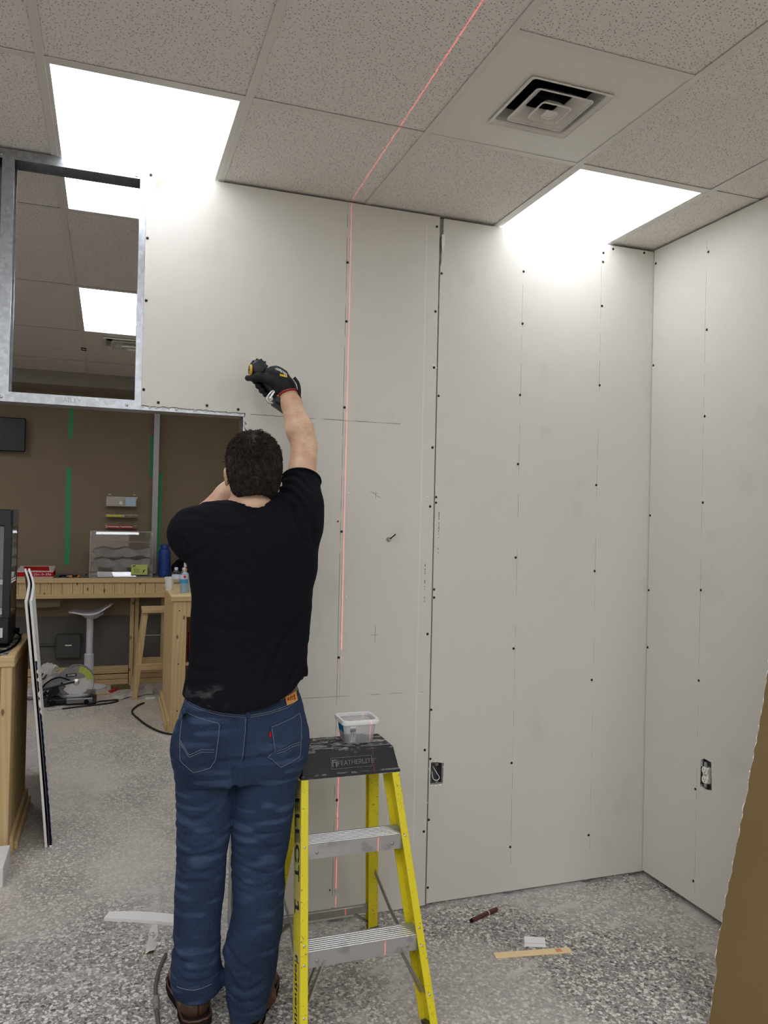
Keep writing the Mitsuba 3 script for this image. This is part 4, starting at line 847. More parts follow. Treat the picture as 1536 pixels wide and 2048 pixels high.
put('rear_bar', bx(q0_[0] + .004, q1_[0] - .004, q0_[1] - .008, q0_[1] + .010, .105, .135, .003), 'alu_dull', ld)
for s in (-1, 1):
    e = along(RB[s], RT[s], .03); put('brace', flat_bar(e + [-s * .008, -.004, 0], (q0_[0] + .10 if s < 0 else q1_[0] - .10, q0_[1], .112), .022, .005), 'alu_dull', ld)
    a, b = along(RB[s], RT[s], .30), along(FB[s], FT[s], .245); mid = (a + b) / 2 + [-s * .02, 0, -.03]
    put('spreader', flat_bar(a + [-s * .010, 0, 0], mid, .022, .004), 'alu_dull', ld); put('spreader', flat_bar(mid, b + [-s * .006, .03, -.06], .022, .004), 'alu_dull', ld)
    f = along(FB[s], FT[s], .10); put('brace', flat_bar(f + [-s * .012, -.015, 0], (-1.62 + s * .13, f[1] + .02, .25), .026, .004), 'alu_dull', ld); put('brace', flat_bar(f + [-s * .012, .03, -.02], (-1.62 + s * .13, f[1] + .07, .25), .018, .004), 'alu_dull', ld)
# top: moulded black tray
def slabhull(b0, b1, t0, t1, z0, z1, r=.008):
    P = []
    for (x0, y0), (x1, y1), z in ((b0, b1, z0), (t0, t1, z1 - r), ((t0[0] + r, t0[1] + r), (t1[0] - r, t1[1] - r), z1)):
        for x, y, sx, sy in ((x0, y0, 1, 1), (x1, y0, -1, 1), (x1, y1, -1, -1), (x0, y1, 1, -1)):
            for k in range(4): an = k * math.pi / 6; P.append([x + sx * r * (1 - math.sin(an)) if True else x, y + sy * r * (1 - math.cos(an)), z])
    return trimesh.convex.convex_hull(np.array(P))
cp_ = put('top_cap', slabhull((-1.800, -.516), (-1.442, -.308), (-1.792, -.492), (-1.458, -.330), .782, .866), 'cap_black', ld, 25, label='black plastic top')
put('lip', slabhull((-1.803, -.520), (-1.439, -.304), (-1.801, -.518), (-1.441, -.306), .778, .792, .006), 'cap_black', cp_)
nf = np.array([0, -.084, .028]); ux = np.array([0, .028, .084])
def on_cap(m, x, t, off=.0012):
    o = np.array([x, -.518, .782]) + ux * t + nf / np.linalg.norm(nf) * off; return frame(m, o, (1, 0, 0), ux)
rim = sg.box(-.075, -.019, .075, .019); put('logo_frame', on_cap(prism(rim.difference(rim.buffer(-.0018)), .0022, 'xy'), -1.620, .46), 'emboss', cp_)
put('raised_lettering', on_cap(text('FEATHERLITE', .0145, .0022, True), -1.604, .46), 'emboss', cp_)
put('logo_mark', on_cap(prism(sg.box(-.010, -.012, .010, .013).difference(sg.box(-.005, -.012, .003, .002)).difference(sg.box(-.003, .006, .01, .009)), .0022, 'xy'), -1.681, .46), 'emboss', cp_)
scene['emboss'] = princ((.075, .075, .075), .4, spec=.6)

# plastic tub of screws on the ladder
tb = thing('plastic_tub', 'translucent plastic tub with a white rim and a paper label, standing on the ladder top', 'tub')
scene['frost'] = {'type': 'blendbsdf', 'weight': .42, 'a': {'type': 'thindielectric', 'int_ior': 1.3}, 'b': {'type': 'twosided', 'bsdf': {'type': 'diffuse', 'reflectance': rgb(.50, .50, .50)}}}
scene['frost_rim'] = {'type': 'blendbsdf', 'weight': .80, 'a': {'type': 'thindielectric', 'int_ior': 1.3}, 'b': princ(srgb(222, 222, 220), .35)}
def rrect(hx, hy, r, n=6):
    return [(sx * (hx - r) + r * math.cos(a), sy * (hy - r) + r * math.sin(a)) for q, (sx, sy) in enumerate(((1, 1), (-1, 1), (-1, -1), (1, -1))) for a in (q * math.pi / 2 + np.arange(n) / (n - 1) * math.pi / 2)]
def loft(rings, cap0=False, cap1=False):
    n = len(rings[0]); V = np.vstack(rings); F = []
    for k in range(len(rings) - 1):
        for a in range(n): b = (a + 1) % n; F += [[k * n + a, k * n + b, (k + 1) * n + b], [k * n + a, (k + 1) * n + b, (k + 1) * n + a]]
    for on, k, fl in ((cap0, 0, True), (cap1, len(rings) - 1, False)):
        if on:
            V = np.vstack([V, np.mean(rings[k], axis=0)]); c = len(V) - 1
            for a in range(n): b = (a + 1) % n; F.append([c, k * n + b, k * n + a] if fl else [c, k * n + a, k * n + b])
    return trimesh.Trimesh(V, np.array(F), process=False)
TC = np.array([-1.572, -.405, .8665])
rr_ = lambda hx, hy, z, r=.018: np.c_[np.array(rrect(hx, hy, r)), np.full(24, z)] + TC
put('walls', loft([rr_(.049, .042, .0), rr_(.052, .045, .004), rr_(.0625, .055, .080)], cap0=True), 'frost', tb, True)
put('rim', loft([rr_(.0625, .055, .070), rr_(.0690, .0615, .071), rr_(.0715, .064, .080), rr_(.0690, .0615, .087), rr_(.060, .0525, .086), rr_(.060, .0525, .076)]), 'frost_rim', tb, 40)
g = np.random.default_rng(2)
scs = cat_([mv(cyl((-.012, 0, 0), (.012, 0, 0), .0018, 6), (TC[0] + x, TC[1] + y, TC[2] + .004 + .010 * h), rz=a) for x, y, h, a in zip((g.random(160) - .5) * .08, (g.random(160) - .5) * .066, g.random(160), g.random(160) * 6.3)])
put('screws_inside', scs, 'screw_black', tb); labels[tb + '__screws_inside'] = {'label': 'small dark screws in the bottom of the tub', 'kind': 'stuff'}
lf = lambda z, s: .0495 + .0135 * z / .09
def lab(pts, m, off=.0008):     # on the left face, (y, z) pairs
    return prism([(TC[1] + a, TC[2] + b) for a, b in pts], .0006, 'yz', TC[0])
def left_label(z0, z1, y0, y1, m, off):
    P = np.array([[TC[0] - lf(z, 0) - off, TC[1] + y, TC[2] + z] for y, z in ((y0, z0), (y1, z0), (y1, z1), (y0, z1))]); Q = P + [-.0005, 0, 0]
    return trimesh.convex.convex_hull(np.vstack([P, Q]))
def front_label(z0, z1, x0, x1, off):
    P = np.array([[TC[0] + x, TC[1] - (.0425 + .0135 * z / .09) - off, TC[2] + z] for x, z in ((x0, z0), (x1, z0), (x1, z1), (x0, z1))]); return trimesh.convex.convex_hull(np.vstack([P, P + [0, -.0005, 0]]))
scene['lab_white'] = diff(srgb(205, 208, 214)); scene['lab_blue'] = diff(srgb(40, 112, 165)); scene['lab_orange'] = diff(srgb(200, 84, 50))
k = put('paper_label', left_label(.008, .066, -.032, .036, 0, .0004), 'lab_white', tb); put('blue_print', left_label(.030, .064, -.030, .034, 0, .001), 'lab_blue', k); put('orange_print', left_label(.010, .029, -.030, .034, 0, .001), 'lab_orange', k)
k = put('paper_label', front_label(.008, .068, -.040, -.018, .0004), 'lab_white', tb)
for j in range(5): put('bar_print', front_label(.012, .050, -.038 + j * .004, -.0365 + j * .004, .001), 'print_grey', k)

# ------------------------------------------------------------------ debris on the floor
single('wood_strip', mv(bx(-.155, .155, -.017, .017, 0, .006, .001), (-.848, -.449, 0), rz=-.165), 'pale_wood', 'thin pale wooden strip lying on the floor near the right wall', 'wood strip')
scene['pale_wood'] = diff(srgb(226, 200, 156)); scene['strip_print'] = diff(srgb(206, 146, 112)); put('print', mv(bx(-.012, .012, -.011, .011, .006, .0064), (-.745, -.467, 0), rz=-.165), 'strip_print', 'wood_strip')
fr = trimesh.convex.convex_hull(np.array([[-.045, -.02, 0], [.04, -.032, 0], [.048, .014, 0], [-.038, .028, 0], [-.043, -.016, .014], [.037, -.026, .013], [.045, .012, .0135], [-.036, .024, .0145]]))
pcx = thing('gypsum_chunk', 'broken piece of white plasterboard on the floor behind the wooden strip', 'plasterboard'); put('core', mv(fr, (-.805, -.385, 0), rz=-.25), 'gypsum', pcx); put('paper_face', mv(prism([(-.043, -.020), (.037, -.030), (.046, .013), (-.035, .027)], .001, 'xy'), (-.805, -.385, .0142), rz=-.25), 'gypsum', pcx)
mk = thing('marker', 'dark red marker pen lying on the floor near the corner', 'marker'); d = np.array([.143, .055, 0]); d /= np.linalg.norm(d); p0 = np.array([-.975, -.168, .009])
scene['maroon'] = princ((.075, .018, .018), .4); put('barrel', cyl(p0, p0 + d * .10, .0085, 16), 'maroon', mk); put('cap', cyl(p0 + d * .102, p0 + d * .152, .009, 16), 'maroon', mk); put('band', cyl(p0 + d * .098, p0 + d * .104, .0088, 16), 'lab_white', mk); put('tip', cyl(p0 - d * .008, p0, .006, 12), 'dark', mk)
gs = np.linspace(0, 1, 14); Pn = [[-2.415 + .36 * s, .300 - .17 * s + .018 * math.sin(s * 3.1)] for s in gs]
up_, dn = [], []
g = np.random.default_rng(4)
for k, (x, y) in enumerate(Pn): w = .014 + .016 * math.sin(min(1, .25 + k / 13) * 2.2) + .003 * g.random(); up_.append((x + w * .4, y + w)); dn.append((x - w * .4, y - w))
single('gypsum_strip', prism(sg.Polygon(up_ + dn[::-1]).buffer(0), .0127, 'xy', 0.0), 'gypsum', 'long white strip of broken plasterboard on the floor behind the man', 'plasterboard')
single('paper_scrap', mv(sheet(np.array([[.02 * math.sin(i * .5) + .018 * j + .01, .05 * (i - 1), .003 + .012 * math.sin(i * 1.3 + j)] for i in range(5) for j in range(3)]), np.array([q for i in range(4) for j in range(2) for q in ([i * 3 + j, i * 3 + j + 1, i * 3 + j + 4], [i * 3 + j, i * 3 + j + 4, i * 3 + j + 3])]), .002), (-2.285, .015, .004)), 'rag_white', 'small curled paper scrap on the floor left of the man', 'paper', True)
single('paper_scrap', mv(prism([(-.02, -.012), (.018, -.016), (.022, .008), (-.008, .016)], .002, 'xy'), (-2.262, -.012, .0)), 'kraft', 'small dark brown scrap on the floor left of the man', 'paper')
ac = thing('air_hose', 'grey hose with a metal coupling on the floor by the left boot of the man', 'hose')
scene['hose'] = princ(srgb(78, 76, 72), .45)
put('hose', tube(spline([(-2.20, -.06, .008), (-2.225, -.14, .008), (-2.245, -.24, .008), (-2.250, -.33, .008)], 8), .007, 8), 'hose', ac, True); put('coupling', cat_([cyl((-2.250, -.335, .011), (-2.250, -.375, .011), .012, 12), cyl((-2.250, -.375, .011), (-2.250, -.40, .011), .009, 12)]), 'alu_dull', ac); put('hose', tube(spline([(-2.250, -.40, .008), (-2.248, -.48, .008), (-2.240, -.60, .008), (-2.20, -.9, .008)], 8), .0075, 8), 'hose', ac, True)
# ------------------------------------------------------------------ the man: implicit surfaces turned into meshes
from scipy.interpolate import LinearNDInterpolator
class Vol:
    def __init__(s, lo, hi, h):
        s.lo, s.h = np.array(lo, float), h; s.n = np.ceil((np.array(hi) - lo) / h).astype(int) + 1
        s.f = np.full(s.n, .5, np.float32)
    def local(s, lo, hi):
        a = np.maximum(0, np.floor((np.array(lo) - s.lo) / s.h).astype(int)); b = np.minimum(s.n, np.ceil((np.array(hi) - s.lo) / s.h).astype(int) + 1)
        if (b <= a).any(): return None
        sl = tuple(slice(p, q) for p, q in zip(a, b))
        ax = [(s.lo[k] + np.arange(a[k], b[k]) * s.h).astype(np.float32) for k in range(3)]
        return sl, ax[0][:, None, None], ax[1][None, :, None], ax[2][None, None, :]
    def join(s, sl, d, k):
        o = s.f[sl]
        if k > 0: t = np.maximum(k - np.abs(o - d), 0) / k; s.f[sl] = np.minimum(o, d) - t * t * k * .25
        else: s.f[sl] = np.minimum(o, d)
    def cone(s, a, b, ra, rb, k=.02, sub=False):
        a, b = np.array(a, float), np.array(b, float); m = max(ra, rb) + k + .03
        L = s.local(np.minimum(a, b) - m, np.maximum(a, b) + m)
        if L is None: return s
        sl, X, Y, Z = L; d = b - a; t = np.clip(((X - a[0]) * d[0] + (Y - a[1]) * d[1] + (Z - a[2]) * d[2]) / max(d @ d, 1e-9), 0, 1)
        q = np.sqrt((X - a[0] - t * d[0]) ** 2 + (Y - a[1] - t * d[1]) ** 2 + (Z - a[2] - t * d[2]) ** 2) - (ra + (rb - ra) * t)
        if sub: s.f[sl] = np.maximum(s.f[sl], -q)
        else: s.join(sl, q, k)
        return s
    def chain(s, P, R, k=.012):
        for i in range(len(P) - 1): s.cone(P[i], P[i + 1], R[i], R[i + 1], k)
        return s
    def ell(s, c, r, k=.02, R=None, sub=False):
        c, r = np.array(c, float), np.array(r, float); m = r.max() + k + .03; L = s.local(c - m, c + m)
        if L is None: return s
        sl, X, Y, Z = L; D = [X - c[0], Y - c[1], Z - c[2]]
        if R is not None: D = [R[0][i] * D[0] + R[1][i] * D[1] + R[2][i] * D[2] for i in range(3)]
        q = np.sqrt((D[0] / r[0]) ** 2 + (D[1] / r[1]) ** 2 + (D[2] / r[2]) ** 2); g = np.sqrt((D[0] / r[0] ** 2) ** 2 + (D[1] / r[1] ** 2) ** 2 + (D[2] / r[2] ** 2) ** 2) + 1e-9
        d = q * (q - 1) / g
        if sub: s.f[sl] = np.maximum(s.f[sl], -d)
        else: s.join(sl, d, k)
        return s
    def loft(s, rows, k=.02, p=2.3, grow=0.0):
        """rows (z, cx, cy, a, b): rounded sections stacked in z"""
        r = np.array(sorted(rows)); lo = [(r[:, 1] - r[:, 3]).min() - .06, (r[:, 2] - r[:, 4]).min() - .06, r[0, 0] - .04]; hi = [(r[:, 1] + r[:, 3]).max() + .06, (r[:, 2] + r[:, 4]).max() + .06, r[-1, 0] + .04]
        L = s.local(lo, hi)
        sl, X, Y, Z = L; z = Z.ravel(); zz = np.clip(z, r[0, 0], r[-1, 0])
        from scipy.interpolate import PchipInterpolator as PI_
        cx, cy, a, b = (PI_(r[:, 0], r[:, j])(zz)[None, None, :].astype(np.float32) for j in (1, 2, 3, 4)); a = a + grow; b = b + grow
        q = (np.abs((X - cx) / a) ** p + np.abs((Y - cy) / b) ** p) ** (1 / p); d = (q - 1) * np.minimum(a, b)
        d = np.maximum(d, np.maximum(r[0, 0] - Z, Z - r[-1, 0])); s.join(sl, d, k); return s
    def cut(s, fn):
        L = s.local(s.lo - 1, s.lo + s.n * s.h + 1); sl, X, Y, Z = L; s.f = np.maximum(s.f, fn(X, Y, Z)).astype(np.float32); return s
    def mesh(s, smooth=2):
        f, n = s.f, s.n; f = np.pad(f, 1, constant_values=.5); lo = s.lo - s.h; S = f < 0
        c = sum(S[i:S.shape[0] - 1 + i, j:S.shape[1] - 1 + j, k:S.shape[2] - 1 + k].astype(np.int8) for i in (0, 1) for j in (0, 1) for k in (0, 1))
        act = np.argwhere((c > 0) & (c < 8)); idx = np.full(c.shape, -1, np.int32); idx[tuple(act.T)] = np.arange(len(act))
        P = np.zeros((len(act), 3)); N = np.zeros(len(act)); C = [np.array(t) for t in np.ndindex(2, 2, 2)]
        for A in C:
            for ax in range(3):
                if A[ax]: continue
                B = A.copy(); B[ax] = 1; fa, fb = f[tuple((act + A).T)], f[tuple((act + B).T)]; m = (fa < 0) != (fb < 0); t = np.where(m, fa / np.where(m, fa - fb, 1), 0)
                P[m] += (A + (B - A) * t[:, None])[m]; N[m] += 1
        V = lo + s.h * (act + P / N[:, None]); F = []
        for ax in range(3):
            u, v = [(1, 2), (2, 0), (0, 1)][ax]; a = [slice(None)] * 3; b = [slice(None)] * 3; a[ax], b[ax] = slice(0, -1), slice(1, None)
            e = np.argwhere(S[tuple(a)] != S[tuple(b)]); e = e[(e[:, u] > 0) & (e[:, v] > 0)]; q = []
            for du, dv in ((0, 0), (1, 0), (1, 1), (0, 1)): w = e.copy(); w[:, u] -= du; w[:, v] -= dv; q.append(idx[tuple(w.T)])
            q = np.array(q).T; fl = ~S[tuple(e.T)]; q[fl] = q[fl][:, ::-1]; F.append(q)
        F = np.vstack(F); F = F[(F >= 0).all(1)]; m = trimesh.Trimesh(V, np.vstack([F[:, [0, 1, 2]], F[:, [0, 2, 3]]]), process=False)
        from scipy.sparse import csr_matrix
        E = np.vstack([m.faces[:, [0, 1]], m.faces[:, [1, 2]], m.faces[:, [2, 0]]]); E = np.vstack([E, E[:, ::-1]]); E = np.unique(E, axis=0)
        A = csr_matrix((np.ones(len(E)), (E[:, 0], E[:, 1])), shape=(len(V), len(V))); dg = np.maximum(np.asarray(A.sum(1)), 1); X = V.copy()
        for i in range(smooth * 3):
            for w in (.5, -.52): X = X + w * (A @ X / dg - X)
        return trimesh.Trimesh(X, m.faces, process=False)
def creases(m, lines, gain=1.0):
    """presses folds into a garment: each line (points, depth, width) leaves a groove with a raised lip above it, on the side that faces the line's depth"""
    V = m.vertices.copy(); N = m.vertex_normals.copy(); D = np.zeros(len(V))
    for pts, dep, w in lines:
        P = spline(pts, 6) if len(pts) > 2 else np.linspace(pts[0], pts[1], 12); P = np.array(P)
        near = np.where(((V > P.min(0) - [4 * w, .16, 4 * w]) & (V < P.max(0) + [4 * w, .16, 4 * w])).all(1) & (N[:, 1] < .35))[0]
        if not len(near): continue
        best = np.full(len(near), 9.0); up = np.zeros(len(near)); tt = np.zeros(len(near))
        for i in range(len(P) - 1):
            a, b = P[i, [0, 2]], P[i + 1, [0, 2]]; d = b - a; q = V[near][:, [0, 2]] - a; t = np.clip((q @ d) / max(d @ d, 1e-12), 0, 1); r = q - t[:, None] * d; l = np.hypot(*r.T)
            k = l < best; best[k] = l[k]; nn = np.array([-d[1], d[0]]); nn = nn / (np.linalg.norm(nn) + 1e-12) * (1 if (nn[1] > 0 or (nn[1] == 0 and nn[0] > 0)) else -1); up[k] = (r @ nn)[k]; tt[k] = (i + t[k]) / (len(P) - 1)
        taper = np.clip(np.minimum(tt, 1 - tt) * 5 + .25, 0, 1)
        D[near] += taper * dep * gain * (-np.exp(-(best / w) ** 2) + .75 * np.exp(-((np.where(up > 0, best, 9) - 1.9 * w) / (1.1 * w)) ** 2) + .35 * np.exp(-((np.where(up < 0, best, 9) - 1.8 * w) / (1.1 * w)) ** 2))
    m.vertices = V + N * D[:, None]; return m
def ripple(m, amp, sc, seed=0, stretch=(1, 1, 1)):
    V = m.vertices; n = meshkit.fbm(V * sc * np.array(stretch) + seed * 11.3, 3, seed) - .5; m.vertices = V + m.vertex_normals * (n * 2 * amp)[:, None]; return m
def backmap(m):
    k = m.vertex_normals[:, 1] < -.05; return LinearNDInterpolator(m.vertices[k][:, [0, 2]], m.vertices[k][:, 1])
def patch(hm, poly, off, t, step=.008):
    """a piece of cloth of thickness t lying on the back of a garment, its outline given in (x, z)"""
    P = sg.Polygon(poly); x0, z0, x1, z1 = P.bounds; q = [p for a, b in zip(P.exterior.coords[:-1], P.exterior.coords[1:]) for p in np.linspace(a, b, max(2, int(math.dist(a, b) / step) + 1))[:-1]]
    pts = list(map(tuple, q)); inner = P.buffer(-step * .6)
    pts += [(x, z) for x in np.arange(x0, x1, step) for z in np.arange(z0, z1, step) if inner.contains(sg.Point(x, z))]
    pts = np.array(pts); from scipy.spatial import Delaunay
    tri = Delaunay(pts).simplices; c = pts[tri].mean(1); tri = tri[[P.buffer(1e-6).contains(sg.Point(*k)) for k in c]]
    y = hm(pts); y = np.where(np.isnan(y), np.nanmean(y), y); A = np.c_[pts[:, 0], y - off - t, pts[:, 1]]; B = A + [0, t + off, 0]
    ar = np.cross(A[tri[:, 1]] - A[tri[:, 0]], A[tri[:, 2]] - A[tri[:, 0]])[:, 1]; tri[ar > 0] = tri[ar > 0][:, ::-1]
    n = len(A); nb = len(q); S = [f for i in range(nb) for j in [(i + 1) % nb] for f in ([i, j, n + j], [i, n + j, n + i])]
    m = trimesh.Trimesh(np.vstack([A, B]), np.vstack([tri, np.array(S)]), process=False); return m
def thread(hm, pts, r=.0011, off=.001, dash=None):
    """stitching laid on the back of a garment"""
    P = np.array(pts, float)[:, [0, 2]]; L = np.r_[0, np.cumsum(np.hypot(*np.diff(P, axis=0).T))]; s = np.arange(0, L[-1], .004); Q = np.c_[np.interp(s, L, P[:, 0]), np.interp(s, L, P[:, 1])]; y = hm(Q); ok = ~np.isnan(y); Q, y = Q[ok], y[ok]
    W = np.c_[Q[:, 0], y - off, Q[:, 1]]
    return tube(W, r, 5)

man = thing('person', 'man in a black T-shirt and blue jeans seen from behind, reaching up to the wall with a driver in his gloved right hand', 'person')
labels[man]['label'] = 'man seen from behind in black T-shirt and blue jeans, driving a screw high up'
def skin(p, n, uv):
    c = mix(srgb(204, 170, 142), srgb(188, 148, 120), smoothstep(.35, .7, fbm(p.x * 16, p.y * 16, p.z * 16)))
    h = smoothstep(.60, .75, noise(p.x * 620, p.y * 620, p.z * 190)) * smoothstep(.35, .6, fbm(p.x * 14 + 3, p.y * 14, p.z * 14))
    return mix(c, mi.Color3f(.16, .09, .06), h * .26)
def denim(p, n, uv):
    t = .5 + .5 * dr.sin((p.x + p.z * .55 + p.y) * 2600); g = fbm(p.x * 5, p.y * 5, p.z * 2.2, 4); f = noise(p.x * 420, p.y * 420, p.z * 120)
    c = mix(srgb(24, 31, 47), srgb(51, 66, 90), .25 + .34 * smoothstep(.3, .72, g) + .14 * (t - .5) + .32 * (f - .5))
    w = smoothstep(.52, .75, noise(p.x * 14, p.y * 8, p.z * 55)) * smoothstep(.35, .6, fbm(p.x * 6, p.y * 6, p.z * 5 + 3))
    return mix(c, mi.Color3f(srgb(84, 104, 134)), w * .25)
def shirt_c(p, n, uv):
    f = noise(p.x * 300, p.y * 300, p.z * 300); c = mi.Color3f(.0062, .0066, .0095) * (.8 + .4 * f)
    d = smoothstep(.50, .68, fbm(p.x * 16, p.y * 16, p.z * 30, 4)) * (1 - smoothstep(.03, .085, dr.sqrt(dr.square(p.x + 2.13) + dr.square((p.z - 1.095) * 1.6))))
    return mix(c, mi.Color3f(.20, .19, .18), d * dr.select(p.y < -.5, mi.Float(.22), mi.Float(0)))
def hair_c(p, n, uv): return mix((.006, .0045, .0035), (.034, .024, .018), noise(p.x * 120, p.y * 120, p.z * 60))
def leather(p, n, uv): return mix((.055, .026, .014), (.16, .10, .065), smoothstep(.45, .75, fbm(p.x * 20, p.y * 20, p.z * 26, 4)))
scene['skin'] = princ(proc(skin), .5, spec=.35); scene['denim'] = princ(proc(denim), .9, spec=.1); scene['shirt'] = princ(proc(shirt_c), .9, spec=.08, sheen=.05); scene['hair'] = princ(proc(hair_c), .6, spec=.12)
scene['stitch'] = diff(srgb(112, 112, 116)); scene['leather'] = princ(proc(leather), .55); scene['sole'] = diff((.02, .016, .014)); scene['eye_white'] = princ((.7, .68, .65), .2); scene['iris'] = princ((.05, .03, .02), .2)

# joints
HEAD = np.array((-1.979, -0.455, 1.818)); NECK = np.array((-1.982, -0.465, 1.712))
RS, RE, RW_ = np.array((-1.818, -0.450, 1.682)), np.array((-1.762, -0.285, 1.939)), np.array((-1.819, -0.205, 2.165))
LS, LE, LW = np.array((-2.177, -0.440, 1.613)), np.array((-2.138, -0.170, 1.614)), np.array((-1.979, -0.085, 1.816))
hips = [(1.135, -1.9925, -0.470, 0.1725, 0.118), (1.084, -1.9930, -0.470, 0.1810, 0.122), (1.050, -1.9960, -0.470, 0.1960, 0.126), (1.017, -1.9970, -0.470, 0.2060, 0.130), (0.950, -2.0000, -0.470, 0.2150, 0.138), (0.883, -2.0035, -0.470, 0.2165, 0.138), (0.798, -2.0045, -0.470, 0.2105, 0.120)]
legl = [(0.885, -2.1145, -0.450, 0.1005, 0.112), (0.809, -2.1130, -0.450, 0.0990, 0.112), (0.717, -2.1120, -0.450, 0.0950, 0.108), (0.651, -2.1150, -0.455, 0.0900, 0.105), (0.584, -2.1200, -0.460, 0.0850, 0.098), (0.518, -2.1225, -0.465, 0.0805, 0.092), (0.451, -2.1235, -0.465, 0.0815, 0.088), (0.368, -2.1280, -0.460, 0.0780, 0.086), (0.301, -2.1300, -0.455, 0.0760, 0.086), (0.234, -2.1285, -0.450, 0.0765, 0.085), (0.184, -2.1280, -0.450, 0.0820, 0.088), (0.144, -2.1310, -0.450, 0.0810, 0.090), (0.102, -2.1295, -0.445, 0.0735, 0.090), (0.051, -2.1285, -0.440, 0.0625, 0.084)]
legr = [(0.883, -1.9115, -0.470, 0.1135, 0.115), (0.808, -1.9120, -0.470, 0.1110, 0.112), (0.716, -1.9205, -0.480, 0.1055, 0.108), (0.649, -1.9275, -0.490, 0.1005, 0.104), (0.566, -1.9330, -0.500, 0.0940, 0.098), (0.499, -1.9410, -0.510, 0.0880, 0.092), (0.441, -1.9390, -0.520, 0.0870, 0.090), (0.382, -1.9375, -0.520, 0.0835, 0.088), (0.299, -1.9460, -0.520, 0.0870, 0.087), (0.218, -1.9595, -0.520, 0.0905, 0.087), (0.151, -1.9605, -0.520, 0.0815, 0.090), (0.101, -1.9625, -0.520, 0.0705, 0.092), (0.053, -1.9740, -0.515, 0.0680, 0.092), (-0.026, -1.9820, -0.510, 0.0710, 0.088), (-0.059, -1.9825, -0.500, 0.0675, 0.084)]
torso = [(1.708, -2.0000, -0.450, 0.1310, 0.075), (1.678, -1.9965, -0.460, 0.1775, 0.098), (1.627, -1.9910, -0.470, 0.2050, 0.118), (1.559, -1.9840, -0.470, 0.2100, 0.130), (1.474, -1.9760, -0.470, 0.2100, 0.134), (1.389, -1.9725, -0.470, 0.2035, 0.132), (1.287, -1.9755, -0.465, 0.2015, 0.130), (1.220, -1.9795, -0.465, 0.1985, 0.132), (1.143, -1.9830, -0.465, 0.2020, 0.138), (1.067, -1.9925, -0.470, 0.2065, 0.152), (0.996, -1.9965, -0.470, 0.2085, 0.158)]

# body: one skin, inside the clothes too
bd = Vol((-2.40, -.80, 0), (-1.62, .0, 2.34), .005)
bd.loft([(z, cx, cy, a * (.86 if z > 1.2 else .80), b * (.84 if z > 1.2 else .70)) for z, cx, cy, a, b in torso[1:]], .03).loft([(z, cx, cy, a * .86, b * .78) for z, cx, cy, a, b in hips], .02)
bd.loft([(z, cx, cy, a * .80, b * .74) for z, cx, cy, a, b in legl], .03).loft([(z, cx, cy, a * .80, b * .74) for z, cx, cy, a, b in legr], .03)
bd.cone(NECK + [0, -.005, -.06], NECK + [0, .01, .075], .068, .062, .03)
bd.cone(NECK + [-.01, 0, -.01], LS + [.03, -.01, .0], .052, .050, .04); bd.cone(NECK + [.02, 0, 0], RS + [-.05, -.01, -.04], .048, .042, .02)
bd.chain([RS + [0, 0, -.02], RS + (RE - RS) * .45, RE], [.046, .052, .047], .02); bd.chain([RE, RE + (RW_ - RE) * .28, RE + (RW_ - RE) * .7, RW_], [.046, .050, .038, .031], .015)
bd.ell(RE + (RW_ - RE) * .22 + [.012, -.01, -.0], (.028, .034, .05), .02)
bd.chain([LS, LS + (LE - LS) * .5, LE], [.062, .054, .046], .02); bd.chain([LE, LE + (LW - LE) * .3, LE + (LW - LE) * .7, LW], [.045, .049, .038, .030], .015)
# head: skull, jaw, brow, nose, lips, chin, ears; the face looks at the wall
h0 = HEAD
bd.ell(h0 + [0, -.006, .028], (.079, .098, .098), .02).ell(h0 + [0, .030, -.035], (.064, .064, .090), .03).ell(h0 + [0, .066, -.095], (.034, .030, .026), .025)
bd.ell(h0 + [0, .082, .028], (.056, .014, .012), .015).cone(h0 + [0, .090, .015], h0 + [0, .112, -.024], .008, .013, .010).ell(h0 + [0, .093, -.059], (.024, .010, .009), .008).ell(h0 + [0, .089, -.072], (.020, .010, .008), .008)
for s in (-1, 1):
    bd.ell(h0 + [s * .030, .098, .010], (.014, .012, .009), 0, sub=True); bd.ell(h0 + [s * .046, .070, -.022], (.020, .022, .018), .015)
    bd.ell(h0 + [s * .0865, .004, -.010], (.010, .020, .031), .004); bd.ell(h0 + [s * .0945, .000, .000], (.006, .013, .019), .003); bd.ell(h0 + [s * .088, .006, -.034], (.007, .009, .010), .004)
bd.cut(lambda X, Y, Z: .13 - Z + 0 * X + 0 * Y)
body = bd.mesh(1)
put('body', body, 'skin', man, True)
for s in (-1, 1):
    e = put('eye', trimesh.creation.icosphere(3, .012).apply_translation(h0 + [s * .030, .083, .010]), 'eye_white', man, True); put('iris', mv(trimesh.creation.icosphere(2, .006).apply_transform(np.diag([1, .4, 1, 1])), h0 + [s * .030, .0937, .011]), 'iris', e, True)
put('mouth', tube(spline([h0 + [-.022, .098, -.066], h0 + [0, .1035, -.0655], h0 + [.022, .098, -.066]], 6), .0016, 6), 'iris', man, True)

